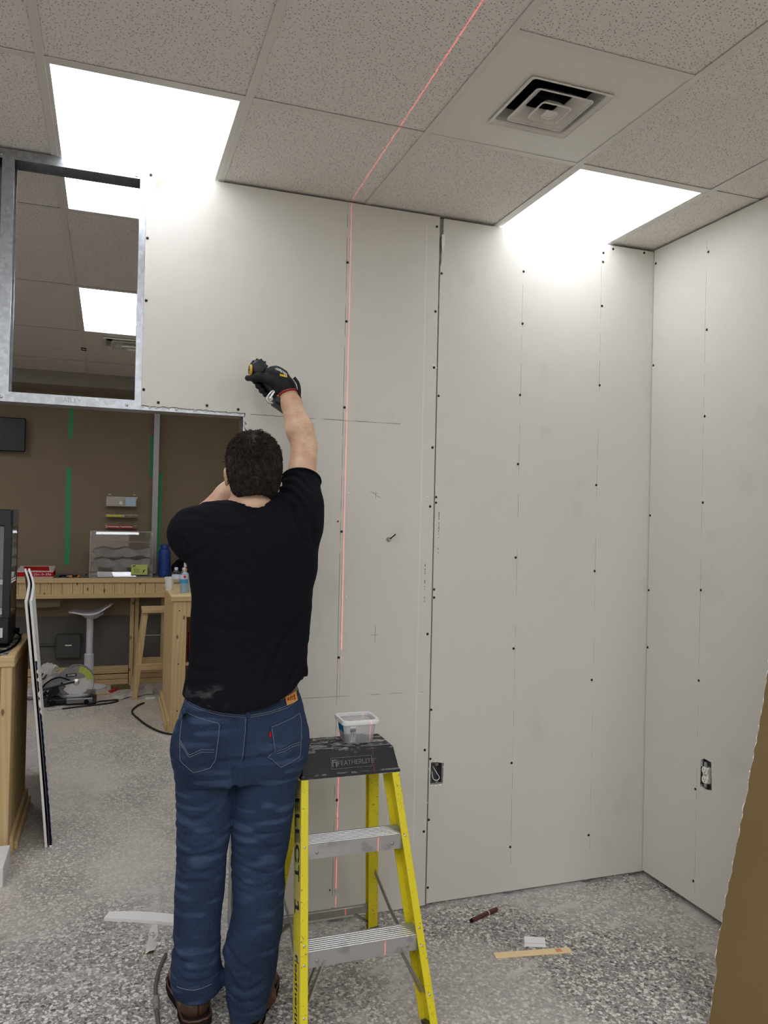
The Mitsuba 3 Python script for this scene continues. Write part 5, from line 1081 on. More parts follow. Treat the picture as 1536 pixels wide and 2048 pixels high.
# hair: a cap with a cut hairline, and short locks lying over it
hv = Vol(h0 + [-.13, -.16, -.13], h0 + [.13, .14, .16], .003)
hv.ell(h0 + [0, -.012, .032], (.0915, .108, .106), 0).ell(h0 + [0, -.046, -.012], (.083, .068, .080), .03).ell(h0 + [-.004, -.052, -.050], (.070, .048, .040), .02).ell(h0 + [.0, .02, .075], (.07, .085, .062), .03)
hv.cut(lambda X, Y, Z: np.maximum((h0[2] - .086 + .016 * np.cos((X - h0[0]) * 22)) - Z, np.where(Z < h0[2] + .055, Y - (h0[1] - .012 + .30 * np.maximum(0, Z - h0[2])), Y - (h0[1] + .085))))
for s in (-1, 1): hv.ell(h0 + [s * .094, .008, -.014], (.018, .029, .040), 0, sub=True)
hm_ = hv.mesh(1); ripple(hm_, .0035, 26, 3, (1, 1, .55)); ripple(hm_, .0016, 90, 5, (1, 1, .4))
g = np.random.default_rng(21); pts, fi = trimesh.sample.sample_surface(hm_, 5200, seed=4); nn = hm_.face_normals[fi]; pc = pts - h0
crown = np.array([-.012, -.055, .115]); fl = pc - crown; fl -= nn * (fl * nn).sum(1, keepdims=True); fl /= np.linalg.norm(fl, axis=1, keepdims=True) + 1e-9
side = np.cross(nn, fl); sw = (meshkit.noise(pc * 22 + 4) - .5)[:, None] * 2.2; fl = fl + side * (sw + .35); fl /= np.linalg.norm(fl, axis=1, keepdims=True)
keep = (pc[:, 2] > -.096) & (np.abs(pc[:, 0]) < .12)
V, F = [], []
for p, n_, d_, k in zip(pts[keep], nn[keep], fl[keep], range(9999)):
    top = max(0.0, (p - h0)[2] / .12); L_ = (.010 + .020 * top) * (.7 + .6 * g.random()); w = .0011 + .0007 * g.random(); sd = np.cross(n_, d_); lift = .0012 + .0035 * top * g.random()
    a, b, c = p - n_ * .001, p + d_ * L_ * .5 + n_ * lift * 1.5, p + d_ * L_ + n_ * lift * (.2 + g.random()); o = len(V)
    V += [a - sd * w, a + sd * w, a + n_ * w, b - sd * w, b + sd * w, b + n_ * w, c]
    for i in range(3): j = (i + 1) % 3; F += [[o + i, o + j, o + 3 + j], [o + i, o + 3 + j, o + 3 + i], [o + 3 + i, o + 3 + j, o + 6]]
put('hair', cat_([hm_, trimesh.Trimesh(np.array(V), np.array(F), process=False)]), 'hair', man, 60, label='short dark brown hair')
bv = Vol(h0 + [-.11, -.06, -.15], h0 + [.11, .14, .03], .0035)
bv.ell(h0 + [0, .030, -.036], (.0715, .0715, .0965), 0).ell(h0 + [0, .068, -.096], (.042, .038, .033), .02)
bv.cut(lambda X, Y, Z: np.maximum(np.maximum(Z - (h0[2] - .045 - .028 * np.clip((Y - h0[1] - .05) / .05, 0, 1) + .05 * np.exp(-((Y - h0[1] - .02) / .012) ** 2)), h0[1] - .005 - Y), (h0[2] - .135) - Z))
put('beard', ripple(max(bv.mesh(1).split(only_watertight=False), key=lambda q: len(q.faces)), .0012, 130, 2), 'hair', man, 40, label='short dark beard')

# T-shirt
sv = Vol((-2.42, -.72, .95), (-1.66, -.08, 1.86), .004)
sv.loft(torso, .02, 2.25)
sv.cone(NECK + [-.03, .0, -.045], LS + [.012, 0, .005], .066, .070, .05); sv.cone(NECK + [.045, .0, -.03], RS + [-.005, 0, .01], .062, .074, .05)
sv.ell(np.array((-2.124, -0.500, 1.584)), (.07, .055, .10), .05).ell(np.array((-1.873, -0.500, 1.595)), (.075, .055, .10), .05)
SR, SL = RS + (RE - RS) * .50, LS + (LE - LS) * .72
sv.cone(RS + [.0, 0, -.03], RS + (RE - RS) * .62, .077, .066, .045); sv.cone(LS + [0, 0, -.01], LS + (LE - LS) * .85, .076, .068, .04)
sv.cone(np.array((-1.809, -0.460, 1.508)), np.array((-1.805, -0.430, 1.717)), .046, .056, .06)
dR = (RE - RS) / np.linalg.norm(RE - RS); dL = (LE - LS) / np.linalg.norm(LE - LS)
sv.cut(lambda X, Y, Z: np.where(X > NECK[0] + .05, np.where(Z > RS[2] - .05, (X - SR[0]) * dR[0] + (Y - SR[1]) * dR[1] + (Z - SR[2]) * dR[2], -1), np.where((X < NECK[0] - .1) & (Z > LS[2] - .12), (X - SL[0]) * dL[0] + (Y - SL[1]) * dL[1] + (Z - SL[2]) * dL[2], -1)))
HX = np.array([-2.26, -2.20, -2.13, -2.03, -1.93, -1.86, -1.82]); HZ = np.array([(-2.210, -0.600, 1.100)[2], (-2.177, -0.600, 1.077)[2], (-2.122, -0.600, 1.055)[2], (-2.043, -0.600, 1.044)[2], (-1.939, -0.600, 1.061)[2], (-1.865, -0.600, 1.093)[2], (-1.822, -0.600, 1.127)[2]])
sv.cut(lambda X, Y, Z: np.interp(X, HX, HZ) + .02 * np.clip((Y + .45) / .1, -1, 1) * 0 - Z)
# neck opening
sv.ell(NECK + [.0, .0, .014], (.069, .078, .062), 0, sub=True)
sv.cone(NECK + [0, -.004, .035], NECK + [0, .03, .16], .066, .110, 0, sub=True)
sv.cut(lambda X, Y, Z: np.where(X < NECK[0] + .11, Z - (NECK[2] + .014 + .55 * np.clip(X - NECK[0] - .01, 0, .3)), -1))
shirt = sv.mesh(2); shirt = max(shirt.split(only_watertight=False), key=lambda q: len(q.faces))
ripple(shirt, .004, 9, 4, (1, 1, .6)); ripple(shirt, .0022, 17, 9, (1, 1, .5))
creases(shirt, [
    ([(-1.869, -0.500, 1.803), (-1.826, -0.500, 1.819), (-1.775, -0.500, 1.760)], .006, .007), ([(-1.881, -0.500, 1.786), (-1.839, -0.500, 1.787), (-1.792, -0.500, 1.717)], .006, .008), ([(-1.894, -0.500, 1.757), (-1.859, -0.500, 1.758), (-1.823, -0.500, 1.716), (-1.801, -0.500, 1.648)], .007, .008),
    ([(-1.907, -0.500, 1.731), (-1.872, -0.500, 1.723), (-1.843, -0.500, 1.681), (-1.821, -0.500, 1.604)], .007, .008), ([(-1.862, -0.500, 1.732), (-1.854, -0.500, 1.681), (-1.828, -0.500, 1.613), (-1.803, -0.500, 1.588)], .006, .007), ([(-1.802, -0.500, 1.717), (-1.783, -0.500, 1.648), (-1.788, -0.500, 1.579)], .005, .008),
    ([(-2.230, -0.500, 1.664), (-2.182, -0.500, 1.677), (-2.125, -0.500, 1.655)], .004, .009), ([(-2.174, -0.500, 1.657), (-2.108, -0.500, 1.629), (-2.026, -0.500, 1.635), (-1.926, -0.500, 1.671)], .0045, .011), ([(-2.229, -0.450, 1.606), (-2.200, -0.500, 1.559), (-2.189, -0.500, 1.493)], .006, .01), ([(-2.214, -0.450, 1.523), (-2.179, -0.500, 1.539), (-2.140, -0.500, 1.575)], .005, .01),
    ([(-1.825, -0.550, 1.328), (-1.902, -0.600, 1.238), (-1.948, -0.600, 1.110)], .005, .012), ([(-1.791, -0.500, 1.235), (-1.839, -0.550, 1.178), (-1.873, -0.600, 1.090)], .006, .010), ([(-1.784, -0.500, 1.390), (-1.843, -0.550, 1.329), (-1.903, -0.600, 1.300)], .004, .012), ([(-2.160, -0.600, 1.326), (-2.049, -0.600, 1.304), (-1.953, -0.600, 1.321)], .003, .014), ([(-2.186, -0.500, 1.182), (-2.151, -0.550, 1.166), (-2.094, -0.600, 1.173)], .005, .012), ([(-2.173, -0.550, 1.111), (-2.124, -0.600, 1.132), (-2.044, -0.600, 1.099)], .004, .010), ([(-1.810, -0.500, 1.167), (-1.799, -0.500, 1.132), (-1.788, -0.500, 1.104)], .006, .008)], .85)
sh = put('shirt', shirt, 'shirt', man, True, label='black short-sleeved T-shirt')
shm = backmap(shirt)
try:
    ca = np.linspace(-1, 1, 22); cz = [NECK + [.068 * math.sin(a * 1.4), -.070 * math.cos(a * 1.4), -.030 + .024 * (1 - math.cos(a * 1.4)) + .008 * a] for a in ca]
    put('collar', tube(cz, .0065, 8), 'shirt', sh, True)
    put('hem_seam', thread(shm, [(x, 0, z + .018) for x, z in zip(np.linspace(-2.20, -1.85, 30), np.interp(np.linspace(-2.20, -1.85, 30), HX, HZ))], .0012, .0004), 'shirt', sh)
    put('sleeve_hem', tube([SR - dR * .004 + (math.cos(a) * np.cross(dR, [0, 1, 0]) / np.linalg.norm(np.cross(dR, [0, 1, 0])) + math.sin(a) * np.cross(dR, np.cross(dR, [0, 1, 0])) / np.linalg.norm(np.cross(dR, [0, 1, 0]))) * .0695 for a in np.linspace(0, 2 * np.pi, 40)[:-1]], .004, 6, closed=True), 'shirt', sh, True)
except Exception as ex: print('collar', ex)

# jeans
jv = Vol((-2.38, -.76, .03), (-1.70, -.22, 1.12), .004)
jv.loft(hips, .03, 2.3).loft(legl, .012, 2.25).loft(legr, .010, 2.25)
jv.ell(np.array((-2.130, -0.530, 0.922)), (.105, .075, .115), .04).ell(np.array((-1.893, -0.530, 0.908)), (.108, .078, .118), .04)
jv.ell(np.array((-2.048, -0.645, 0.983)), (.014, .03, .10), 0, sub=False) if False else None
jv.cone(np.array((-2.163, -0.470, 0.127)), np.array((-2.077, -0.470, 0.124)), .040, .038, .03); jv.cone(np.array((-1.996, -0.520, 0.126)), np.array((-1.931, -0.520, 0.165)), .036, .042, .03)
zl, zr = (-2.136, -0.500, 0.085)[2], (-1.994, -0.550, -0.032)[2]
jv.cut(lambda X, Y, Z: np.where(X < -2.03, zl + .05 * (Y + .46) - Z, np.maximum(zr, .035) - Z))
jeans = jv.mesh(2)
ripple(jeans, .0035, 10, 6, (1, 1, .7)); ripple(jeans, .0016, 26, 8, (1, 1, 1.6))
creases(jeans, [([(-2.106, -0.600, 0.889), (-2.039, -0.600, 0.889), (-1.991, -0.600, 0.886)], 0.0090, 0.010), ([(-1.991, -0.600, 0.886), (-1.926, -0.600, 0.901), (-1.827, -0.600, 0.926)], 0.0090, 0.009), ([(-2.231, -0.560, 0.901), (-2.176, -0.560, 0.849), (-2.105, -0.560, 0.843)], 0.0040, 0.012), ([(-2.039, -0.600, 0.882), (-2.036, -0.600, 0.826), (-2.038, -0.600, 0.746)], 0.0120, 0.010), ([(-1.893, -0.600, 0.862), (-1.860, -0.600, 0.889), (-1.824, -0.600, 0.906)], 0.0050, 0.008), ([(-2.217, -0.560, 0.683), (-2.141, -0.560, 0.694), (-2.062, -0.560, 0.742)], 0.0060, 0.009), ([(-2.211, -0.560, 0.657), (-2.156, -0.560, 0.663), (-2.093, -0.560, 0.666)], 0.0060, 0.008), ([(-2.212, -0.560, 0.625), (-2.163, -0.560, 0.645), (-2.082, -0.560, 0.643)], 0.0060, 0.008), ([(-2.198, -0.560, 0.595), (-2.138, -0.560, 0.597), (-2.110, -0.560, 0.610)], 0.0060, 0.007), ([(-2.208, -0.560, 0.567), (-2.138, -0.560, 0.578), (-2.065, -0.560, 0.579)], 0.0070, 0.008), ([(-2.210, -0.560, 0.546), (-2.145, -0.560, 0.526), (-2.105, -0.560, 0.526)], 0.0060, 0.008), ([(-2.211, -0.560, 0.516), (-2.160, -0.560, 0.517), (-2.073, -0.560, 0.525)], 0.0050, 0.008), ([(-2.198, -0.560, 0.485), (-2.144, -0.560, 0.489), (-2.088, -0.560, 0.479)], 0.0040, 0.009), ([(-2.210, -0.560, 0.714), (-2.173, -0.560, 0.726), (-2.126, -0.560, 0.728)], 0.0040, 0.009), ([(-1.966, -0.600, 0.642), (-1.912, -0.600, 0.633), (-1.879, -0.600, 0.632)], 0.0070, 0.007), ([(-2.023, -0.600, 0.591), (-1.968, -0.600, 0.594), (-1.906, -0.600, 0.582)], 0.0060, 0.008), ([(-1.952, -0.600, 0.608), (-1.911, -0.600, 0.594), (-1.875, -0.600, 0.593)], 0.0060, 0.007), ([(-2.038, -0.600, 0.551), (-1.966, -0.600, 0.521), (-1.879, -0.600, 0.494)], 0.0060, 0.008), ([(-2.041, -0.600, 0.499), (-1.965, -0.600, 0.468), (-1.900, -0.600, 0.485)], 0.0060, 0.008), ([(-2.016, -0.600, 0.458), (-1.948, -0.600, 0.449), (-1.891, -0.600, 0.463)], 0.0050, 0.008), ([(-2.032, -0.600, 0.572), (-1.983, -0.600, 0.554), (-1.935, -0.600, 0.554)], 0.0040, 0.007), ([(-2.018, -0.600, 0.672), (-1.970, -0.600, 0.675), (-1.937, -0.600, 0.668)], 0.0040, 0.009), ([(-2.221, -0.560, 0.278), (-2.198, -0.560, 0.233), (-2.142, -0.560, 0.211)], 0.0100, 0.010), ([(-2.142, -0.560, 0.211), (-2.105, -0.560, 0.208), (-2.072, -0.560, 0.219)], 0.0090, 0.010), ([(-2.216, -0.560, 0.250), (-2.168, -0.560, 0.195), (-2.081, -0.560, 0.188)], 0.0070, 0.009), ([(-2.100, -0.560, 0.307), (-2.073, -0.560, 0.259), (-2.060, -0.560, 0.241)], 0.0080, 0.010), ([(-2.178, -0.560, 0.164), (-2.128, -0.560, 0.161), (-2.080, -0.560, 0.164)], 0.0050, 0.008), ([(-2.055, -0.600, 0.212), (-2.002, -0.600, 0.142), (-1.925, -0.600, 0.168)], 0.0090, 0.010), ([(-2.063, -0.600, 0.287), (-2.024, -0.600, 0.240), (-1.991, -0.600, 0.219)], 0.0070, 0.010), ([(-1.943, -0.600, 0.243), (-1.910, -0.600, 0.222), (-1.901, -0.600, 0.196)], 0.0070, 0.009), ([(-2.061, -0.600, 0.127), (-2.005, -0.600, 0.108), (-1.932, -0.600, 0.117)], 0.0060, 0.010), ([(-1.977, -0.600, 0.289), (-1.927, -0.600, 0.257), (-1.895, -0.600, 0.260)], 0.0040, 0.010)], .55)
jn = put('jeans', jeans, 'denim', man, True, label='blue denim jeans')
jm = backmap(jeans)
xz = lambda L: [(a, c) for a, b, c in L]
scene['denim_dark'] = princ(srgb(30, 42, 66), .85, spec=.15)
# back pockets with curved double stitching
for L, arcs in (([(-2.203, -0.600, 1.054), (-2.190, -0.600, 1.042), (-2.093, -0.600, 1.015), (-2.087, -0.600, 1.005), (-2.100, -0.600, 0.895), (-2.116, -0.600, 0.871), (-2.170, -0.600, 0.855), (-2.214, -0.600, 0.895), (-2.216, -0.600, 0.967)], [[(-2.211, -0.600, 0.960), (-2.184, -0.600, 0.917), (-2.147, -0.600, 0.935), (-2.107, -0.600, 0.932)], [(-2.211, -0.600, 0.952), (-2.184, -0.600, 0.910), (-2.147, -0.600, 0.927), (-2.107, -0.600, 0.924)]]),
                ([(-1.929, -0.600, 0.993), (-1.818, -0.600, 1.023), (-1.814, -0.600, 1.004), (-1.821, -0.600, 0.881), (-1.892, -0.600, 0.852), (-1.924, -0.600, 0.884), (-1.943, -0.600, 0.895), (-1.917, -0.600, 0.913)], [[(-1.907, -0.600, 0.912), (-1.881, -0.600, 0.917), (-1.858, -0.600, 0.928), (-1.824, -0.600, 0.932)], [(-1.907, -0.600, 0.904), (-1.880, -0.600, 0.909), (-1.857, -0.600, 0.920), (-1.824, -0.600, 0.924)]])):
    P = xz(L); k = put('back_pocket', patch(jm, P, .0012, .0022), 'denim', jn, 40, label='back pocket')
    pm = lambda q: jm(q) - .0034
    ins = list(sg.Polygon(P).buffer(-.004).exterior.coords); put('stitching', thread(pm, [(a, 0, c) for a, c in ins], .0009, .0006), 'stitch', man + '__jeans__back_pocket' if False else jn)
    for A in arcs: put('stitching', thread(pm, A, .0009, .0008), 'stitch', jn)
put('red_tab', patch(jm, xz([(-1.933, -0.600, 0.976), (-1.927, -0.600, 0.975), (-1.926, -0.600, 0.959), (-1.933, -0.600, 0.960)]), .003, .002, .004), 'tab_red', jn)
scene['tab_red'] = diff(srgb(150, 30, 36)); scene['patch_leather'] = princ(srgb(176, 128, 66), .6); scene['patch_red'] = diff(srgb(150, 50, 30)); scene['belt'] = princ(srgb(96, 66, 40), .5)
put('centre_seam', thread(jm, [(-2.003, -0.600, 1.042), (-2.005, -0.600, 0.984), (-2.010, -0.600, 0.920), (-2.014, -0.600, 0.885)], .0022, .0006), 'denim_dark', jn)
for L in ([(-2.008, -0.600, 1.042), (-2.010, -0.600, 0.984), (-2.015, -0.600, 0.920), (-2.019, -0.600, 0.889)], [(-2.206, -0.600, 1.073), (-2.153, -0.600, 1.057), (-2.083, -0.600, 1.040), (-2.001, -0.600, 1.030)], [(-1.998, -0.600, 1.030), (-1.930, -0.600, 1.037), (-1.864, -0.600, 1.050), (-1.819, -0.600, 1.067)], [(-2.206, -0.600, 1.066), (-2.153, -0.600, 1.051), (-2.083, -0.600, 1.034), (-2.001, -0.600, 1.024)], [(-1.998, -0.600, 1.024), (-1.930, -0.600, 1.031), (-1.864, -0.600, 1.043), (-1.819, -0.600, 1.061)]):
    put('stitching', thread(jm, L, .0009, .0008), 'stitch', jn)
put('belt_loop', patch(jm, xz([(-2.010, -0.600, 1.062), (-1.995, -0.600, 1.061), (-1.995, -0.600, 1.025), (-2.009, -0.600, 1.026)]), .004, .003, .006), 'denim', jn)
put('leather_patch', patch(jm, xz([(-1.875, -0.600, 1.078), (-1.830, -0.600, 1.089), (-1.825, -0.600, 1.058), (-1.869, -0.600, 1.050)]), .004, .002, .006), 'patch_leather', jn, label='tan leather patch with red lettering')
tq = [(-1.851, -0.600, 1.069), (-1.841, -0.600, 1.072), (-1.851, -0.600, 1.079)]
o = np.array(tq[0]); xd = np.array(tq[1]) - o; zd = np.array([0, 0, 1.0]); o[1] = float(jm([[o[0], o[2]]])[0]) - .0065
sl_ = (float(jm([[o[0] + .012, o[2]]])[0]) - float(jm([[o[0] - .012, o[2]]])[0])) / .024
put('lettering', frame(text('501', .016, .0008, True), o, (1, sl_, -xd[2] * 0 + .22), (0, 0, 1)), 'patch_red', jn)
put('belt', patch(jm, xz([(-1.898, -0.600, 1.088), (-1.822, -0.600, 1.109), (-1.821, -0.600, 1.087), (-1.894, -0.600, 1.068)]), .0015, .003, .006), 'belt', man, label='brown leather belt showing under the shirt')
put('hem_stitch', thread(jm, [(-2.196, -0.560, 0.144), (-2.143, -0.560, 0.138), (-2.086, -0.560, 0.144)], .0012, .0006), 'stitch', jn)

# boots: brown leather uppers on dark soles, toes towards the wall
def boot(c, yaw, lab):
    R = np.array([[math.cos(yaw), math.sin(yaw), 0], [-math.sin(yaw), math.cos(yaw), 0], [0, 0, 1]]); W = lambda p: np.array(c) + R.T @ np.array(p, float)
    b = Vol(np.array(c) - [.22, .12, .0], np.array(c) + [.22, .36, .27], .004)
    b.cone(W((0, .050, .06)), W((0, .055, .20)), .046, .044, .03).ell(W((0, .045, .062)), (.045, .058, .055), .03, R).ell(W((.0, .14, .062)), (.047, .10, .050), .03, R).ell(W((-.004, .225, .055)), (.052, .072, .042), .03, R).cone(W((0, .08, .11)), W((0, .19, .075)), .045, .040, .03)
    b.cut(lambda X, Y, Z: np.maximum(.024 - Z, Z - .235)); k = put('boot', b.mesh(2), 'leather', man, True, label=lab)
    ol = [(-.040, .0), (-.043, .06), (-.040, .12), (-.053, .20), (-.052, .25), (-.034, .292), (0, .305), (.030, .290), (.050, .25), (.053, .20), (.042, .12), (.043, .06), (.040, .0), (.026, -.014), (0, -.019), (-.026, -.014)]
    q = sg.Polygon(ol).buffer(.008).simplify(.001); s_ = [tuple(W((x, y, 0))[:2]) for x, y in list(q.exterior.coords)[:-1]]
    pl = sg.Polygon(s_); hl = sg.Polygon([tuple(W(p)[:2]) for p in ((-.07, -.05, 0), (.07, -.05, 0), (.07, .075, 0), (-.07, .075, 0))]); ft_ = sg.Polygon([tuple(W(p)[:2]) for p in ((-.08, .115, 0), (.08, .115, 0), (.08, .36, 0), (-.08, .36, 0))])
    put('sole', cat_([prism(pl, .016, 'xy', .012), prism(pl.intersection(hl), .013, 'xy', 0.0), prism(pl.intersection(ft_), .013, 'xy', 0.0)]), 'sole', k)
    put('welt', tube([W((x, y, .029)) for x, y in list(sg.Polygon(ol).buffer(.006).exterior.coords)[:-1]], .004, 6, closed=True), 'leather', k, True)
    put('heel_seam', tube(spline([W((0, -.013, .04)), W((0, -.012, .08)), W((0, -.004, .14)), W((0, .004, .20))], 6), .0022, 6), 'sole', k, True)
    return k
boot((-2.128, -.505, 0), .10, 'brown leather left boot'); boot((-1.985, -.585, 0), -.42, 'brown leather right boot')

# driver in the right hand: motor body along +y, grip leaning down and right
dv = thing('impact_driver', 'black and yellow cordless driver held against the wall in the gloved hand', 'power drill')
scene['tool_yellow'] = princ(srgb(196, 156, 44), .4); scene['rubber'] = princ((.016, .018, .021), .5, spec=.4); scene['steel'] = princ((.55, .55, .55), .3, .9)
MO = np.array((-1.921, -0.195, 2.236)); q = lambda m: mv(m, MO, rx=0)
Ry = lambda m: mv(m, rx=-math.pi / 2)
put('motor_housing', mv(Ry(lathe([(0, 0), (.018, .001), (.028, .006), (.0325, .016), (.0340, .030), (.0340, .050), (.031, .056), (0, .056)], 36)), MO), 'rubber', dv, 40)
ribs = [mv(bx(-.0034, .0034, .008, .054, .0315, .0346, .0012), (0, 0, 0), ry=a) for a in np.linspace(-1.3, 1.3, 6)]
put('cooling_ribs', cat_([mv(r_, MO) for r_ in ribs]), 'rubber', dv)
put('gear_case', mv(Ry(lathe([(.0285, .056), (.0295, .060), (.0285, .100), (.022, .122), (.014, .132), (0, .132)], 36)), MO), 'tool_yellow', dv, 40)
put('nose', mv(Ry(lathe([(.0135, .130), (.0135, .146), (.009, .152), (0, .152)], 24)), MO), 'rubber', dv, 40); put('bit', mv(cyl((0, .150, 0), (0, .192, 0), .0033, 8), MO), 'steel', dv)
put('side_panel', mv(Ry(lathe([(0, .0), (.017, .0), (.019, .004), (.017, .007), (0, .007)], 28)), MO + [-.0245, .022, -.012], ) if False else mv(mv(lathe([(0, 0), (.0225, 0), (.0235, .004), (.021, .008), (0, .009)], 28), ry=-math.pi / 2), MO + [-.0265, .022, -.010]), 'tool_yellow', dv, 40)
put('panel_print', mv(mv(cat_([lathe([(.0125, 0), (.0150, 0), (.0150, .001), (.0125, .001)], 24), bx(-.003, .003, -.010, .010, 0, .001)]), ry=-math.pi / 2), MO + [-.0358, .022, -.010]), 'rubber', dv)
G1 = MO + [.070, .006, -.118]; gd = (G1 - MO); 
gq = Vol(MO - [.09, .08, .20], MO + [.16, .12, .06], .0025); gq.cone(MO + [.006, .030, -.018], MO + [.078, .022, -.104], .0185, .0185, .01); put('grip', gq.mesh(1), 'rubber', dv, True)
bt = bx(-.038, .038, -.045, .050, -.022, .022, .008); put('battery', mv(bt, MO + [.097, .024, -.130], ry=.55), 'rubber', dv); put('battery_band', mv(bx(-.0385, .0385, -.0455, .0505, .004, .012, .002), MO + [.097, .024, -.130], ry=.55), 'tool_yellow', dv)
hk = [(-.045, -.030, .018), (-.062, -.034, .012), (-.066, -.034, -.022), (-.052, -.034, -.034), (-.036, -.034, -.026)]
put('belt_hook', mv(tube(spline(hk, 6), .0042, 8), MO + [.097, .024, -.130], ry=.55), 'steel', dv, True); put('screw_bit_clip', mv(bx(-.060, -.052, -.036, -.030, -.02, .016, .001), MO + [.097, .024, -.130], ry=.55), 'steel', dv)

# right glove closed round the grip
gl = Vol(MO - [.10, .16, .22], MO + [.20, .10, .09], .0026)
ax = np.array([.070, -.008, -.086]); ax /= np.linalg.norm(ax); f0 = np.array([0, -1.0, 0]); f0 -= ax * (f0 @ ax); f0 /= np.linalg.norm(f0); f1 = np.cross(ax, f0); f1 *= np.sign(f1[0] + f1[2])   # f0 to the camera side, f1 to the right side
GO = MO + [.006, .030, -.018]
def rnd(t, phi, r): return GO + ax * t + r * (f0 * math.cos(phi) + f1 * math.sin(phi))
WR = np.array((-1.823, -0.215, 2.169))
pal = [rnd(.026, .75, .036), rnd(.050, .70, .038), rnd(.074, .60, .038), rnd(.092, .5, .036)]
for t, p in zip((.018, .040, .062, .084), pal): gl.cone(p, WR + (p - WR) * .15, .0165, .020, .014); gl.cone(p, rnd(t, 1.75, .036), .0150, .0125, .012)
for i in range(3): gl.cone(pal[i], pal[i + 1], .017, .017, .015)
fing = [(.014, .0115, 4.2), (.037, .0118, 4.75), (.059, .0112, 4.85), (.079, .0100, 4.75)]
for t, r, end in fing:
    ph = np.linspace(1.75, end, 7); gl.chain([rnd(t + .003 * math.sin(i), a, .0185 + r + .004) for i, a in enumerate(ph)], [r * 1.05, r * 1.08, r, r * 1.02, r * .98, r * .97, r * .90], .005)
th = [WR + (rnd(.02, -.2, .036) - WR) * .45, rnd(.012, -.55, .036), rnd(.004, -1.15, .036), rnd(-.004, -1.75, .036) + [-.012, .010, 0]]
gl.cone(np.array((-1.840, -0.222, 2.206)), np.array((-1.860, -0.205, 2.220)), .024, .024, .02)
gl.chain(th, [.0195, .0155, .0130, .0112], .012)
fd = (RE - RW_) / np.linalg.norm(RE - RW_); CE = RW_ + fd * .030
gl.cone(WR, RW_, .030, .034, .025); gl.cone(RW_, CE + fd * .03, .035, .037, .01)
gl.cut(lambda X, Y, Z: (X - CE[0]) * fd[0] + (Y - CE[1]) * fd[1] + (Z - CE[2]) * fd[2])
gm_ = gl.mesh(1); ripple(gm_, .0012, 60, 3)
gk = put('glove', gm_, 'glove', man, True, label='black work glove on the right hand')
scene['glove'] = princ((.013, .0135, .015), .7, spec=.25); scene['trim_red'] = princ(srgb(140, 30, 34), .6); scene['tag_yellow'] = diff(srgb(206, 176, 60)); scene['print_white'] = diff(srgb(215, 215, 212))
p0 = np.cross(fd, [0, 1, 0]); p0 /= np.linalg.norm(p0); p1 = np.cross(fd, p0)
ringp = lambda c, r: [c + r * (math.cos(a) * p0 + math.sin(a) * p1) for a in np.linspace(0, 2 * np.pi, 36)[:-1]]
put('cuff_trim', tube(ringp(CE - fd * .002, .0365), .0042, 8, closed=True), 'trim_red', gk, True)
S0 = np.array((-1.799, -0.245, 2.198))
put('pull_strap', tube(spline([S0, (-1.783, -0.245, 2.177), (-1.776, -0.240, 2.150), (-1.776, -0.235, 2.128)], 8), .0062, 8), 'glove', gk, True); put('strap_end', trimesh.creation.icosphere(2, .0095).apply_transform(np.diag([1, .6, 1, 1])).apply_translation((-1.776, -0.235, 2.124)), 'trim_red', gk, True)
gmap = backmap(gm_)
def on_glove(m, o, x, up, off):
    o = np.array(o, float); m = frame(m, (0, 0, 0), x, up); V = m.vertices.copy(); b = V @ np.cross(x, up); W = np.c_[V[:, 0] + o[0], np.zeros(len(V)), V[:, 2] + o[2]]; y = gmap(W[:, [0, 2]]); y = np.where(np.isnan(y), np.nanmean(y), y); W[:, 1] = y - off - (V[:, 1] * -1 > 0) * .0004; m.vertices = W; return m
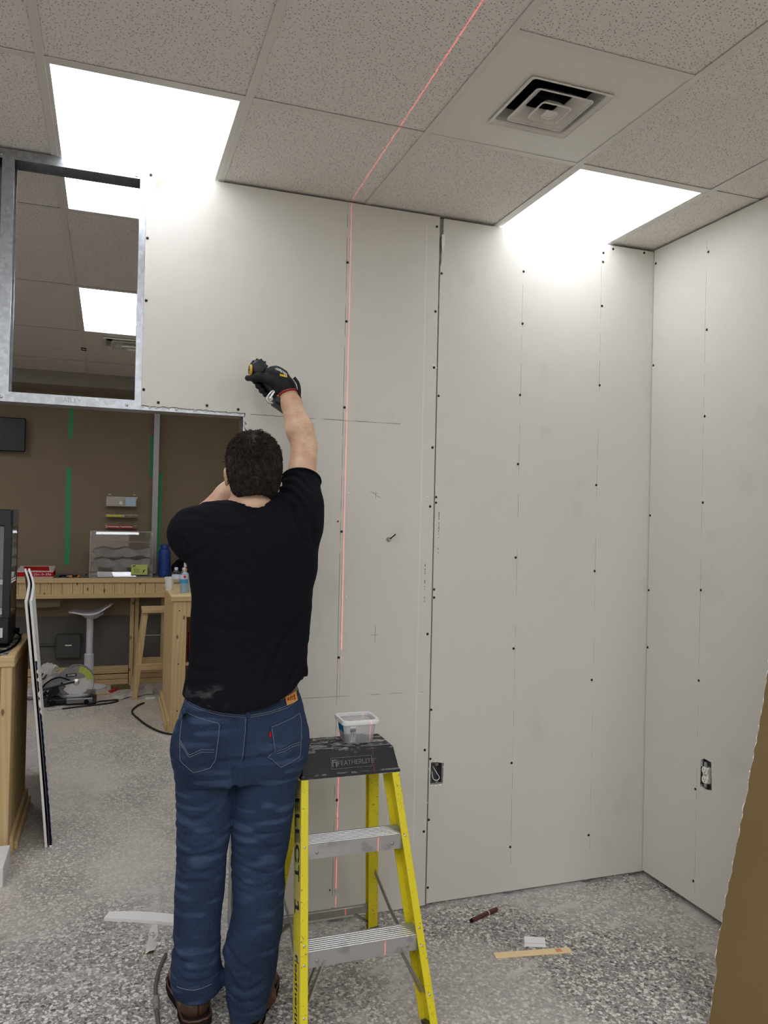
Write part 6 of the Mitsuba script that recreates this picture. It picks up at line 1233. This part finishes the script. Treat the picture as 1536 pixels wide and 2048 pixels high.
a_, b_ = np.array((-1.827, -0.240, 2.204)), np.array((-1.869, -0.240, 2.231)); xd = b_ - a_; xd[1] = 0; xd /= np.linalg.norm(xd); ud = np.array([xd[2], 0, -xd[0]]); ud = ud if ud[2] < 0 else -ud
tx = meshkit.text_mesh('Mechanix', .011, .0006, True); tx.apply_translation([-tx.bounds[:, 0].mean(), -tx.bounds[:, 1].mean(), 0]); tx.apply_scale([.72, 1, 1])
put('lettering', on_glove(tx, (a_ + b_) / 2, xd, ud, .0022), 'print_white', gk)
put('yellow_tag', on_glove(bx(-.014, .014, -.004, .004, 0, .0008), (-1.840, -0.240, 2.201), (1, 0, -.18), (.18, 0, 1), .0050), 'tag_yellow', gk)

# left glove: open hand flat on the wall in front of his face
g2 = Vol((-2.16, -.20, 1.70), (-1.84, .0, 2.02), .0026)
pc_ = np.array((-1.938, -0.034, 1.875)); hd = np.array([.22, .0, .97]); hd /= np.linalg.norm(hd); wd = np.array([hd[2], 0, -hd[0]])
for i, (o, L_, r) in enumerate(((-.036, .066, .0095), (-.012, .078, .0105), (.013, .074, .0105), (.036, .058, .0092))):
    b0 = pc_ + hd * .038 + wd * o * .9; d = hd + wd * o * 2.2; d /= np.linalg.norm(d); g2.chain([b0, b0 + d * L_ * .45 + [0, -.006, 0], b0 + d * L_ * .75 + [0, .002, 0], b0 + d * L_ + [0, .012, 0]], [r * 1.1, r, r * .95, r * .85], .006); g2.cone(pc_ - hd * .035 + wd * o * .6, b0, .018, .013, .012)
tb_ = pc_ - hd * .02 + wd * .034; g2.chain([tb_, tb_ + wd * .026 + hd * .018, tb_ + wd * .045 + hd * .040 + [0, .008, 0]], [.016, .0125, .0105], .01)
g2.cone(pc_ - hd * .04, LW, .026, .031, .02); l2 = (LE - LW) / np.linalg.norm(LE - LW); C2 = LW + l2 * .03; g2.cone(LW, C2 + l2 * .03, .034, .036, .01)
g2.cut(lambda X, Y, Z: (X - C2[0]) * l2[0] + (Y - C2[1]) * l2[1] + (Z - C2[2]) * l2[2])
put('glove', g2.mesh(1), 'glove', man, True, label='black work glove on the left hand, flat on the wall')
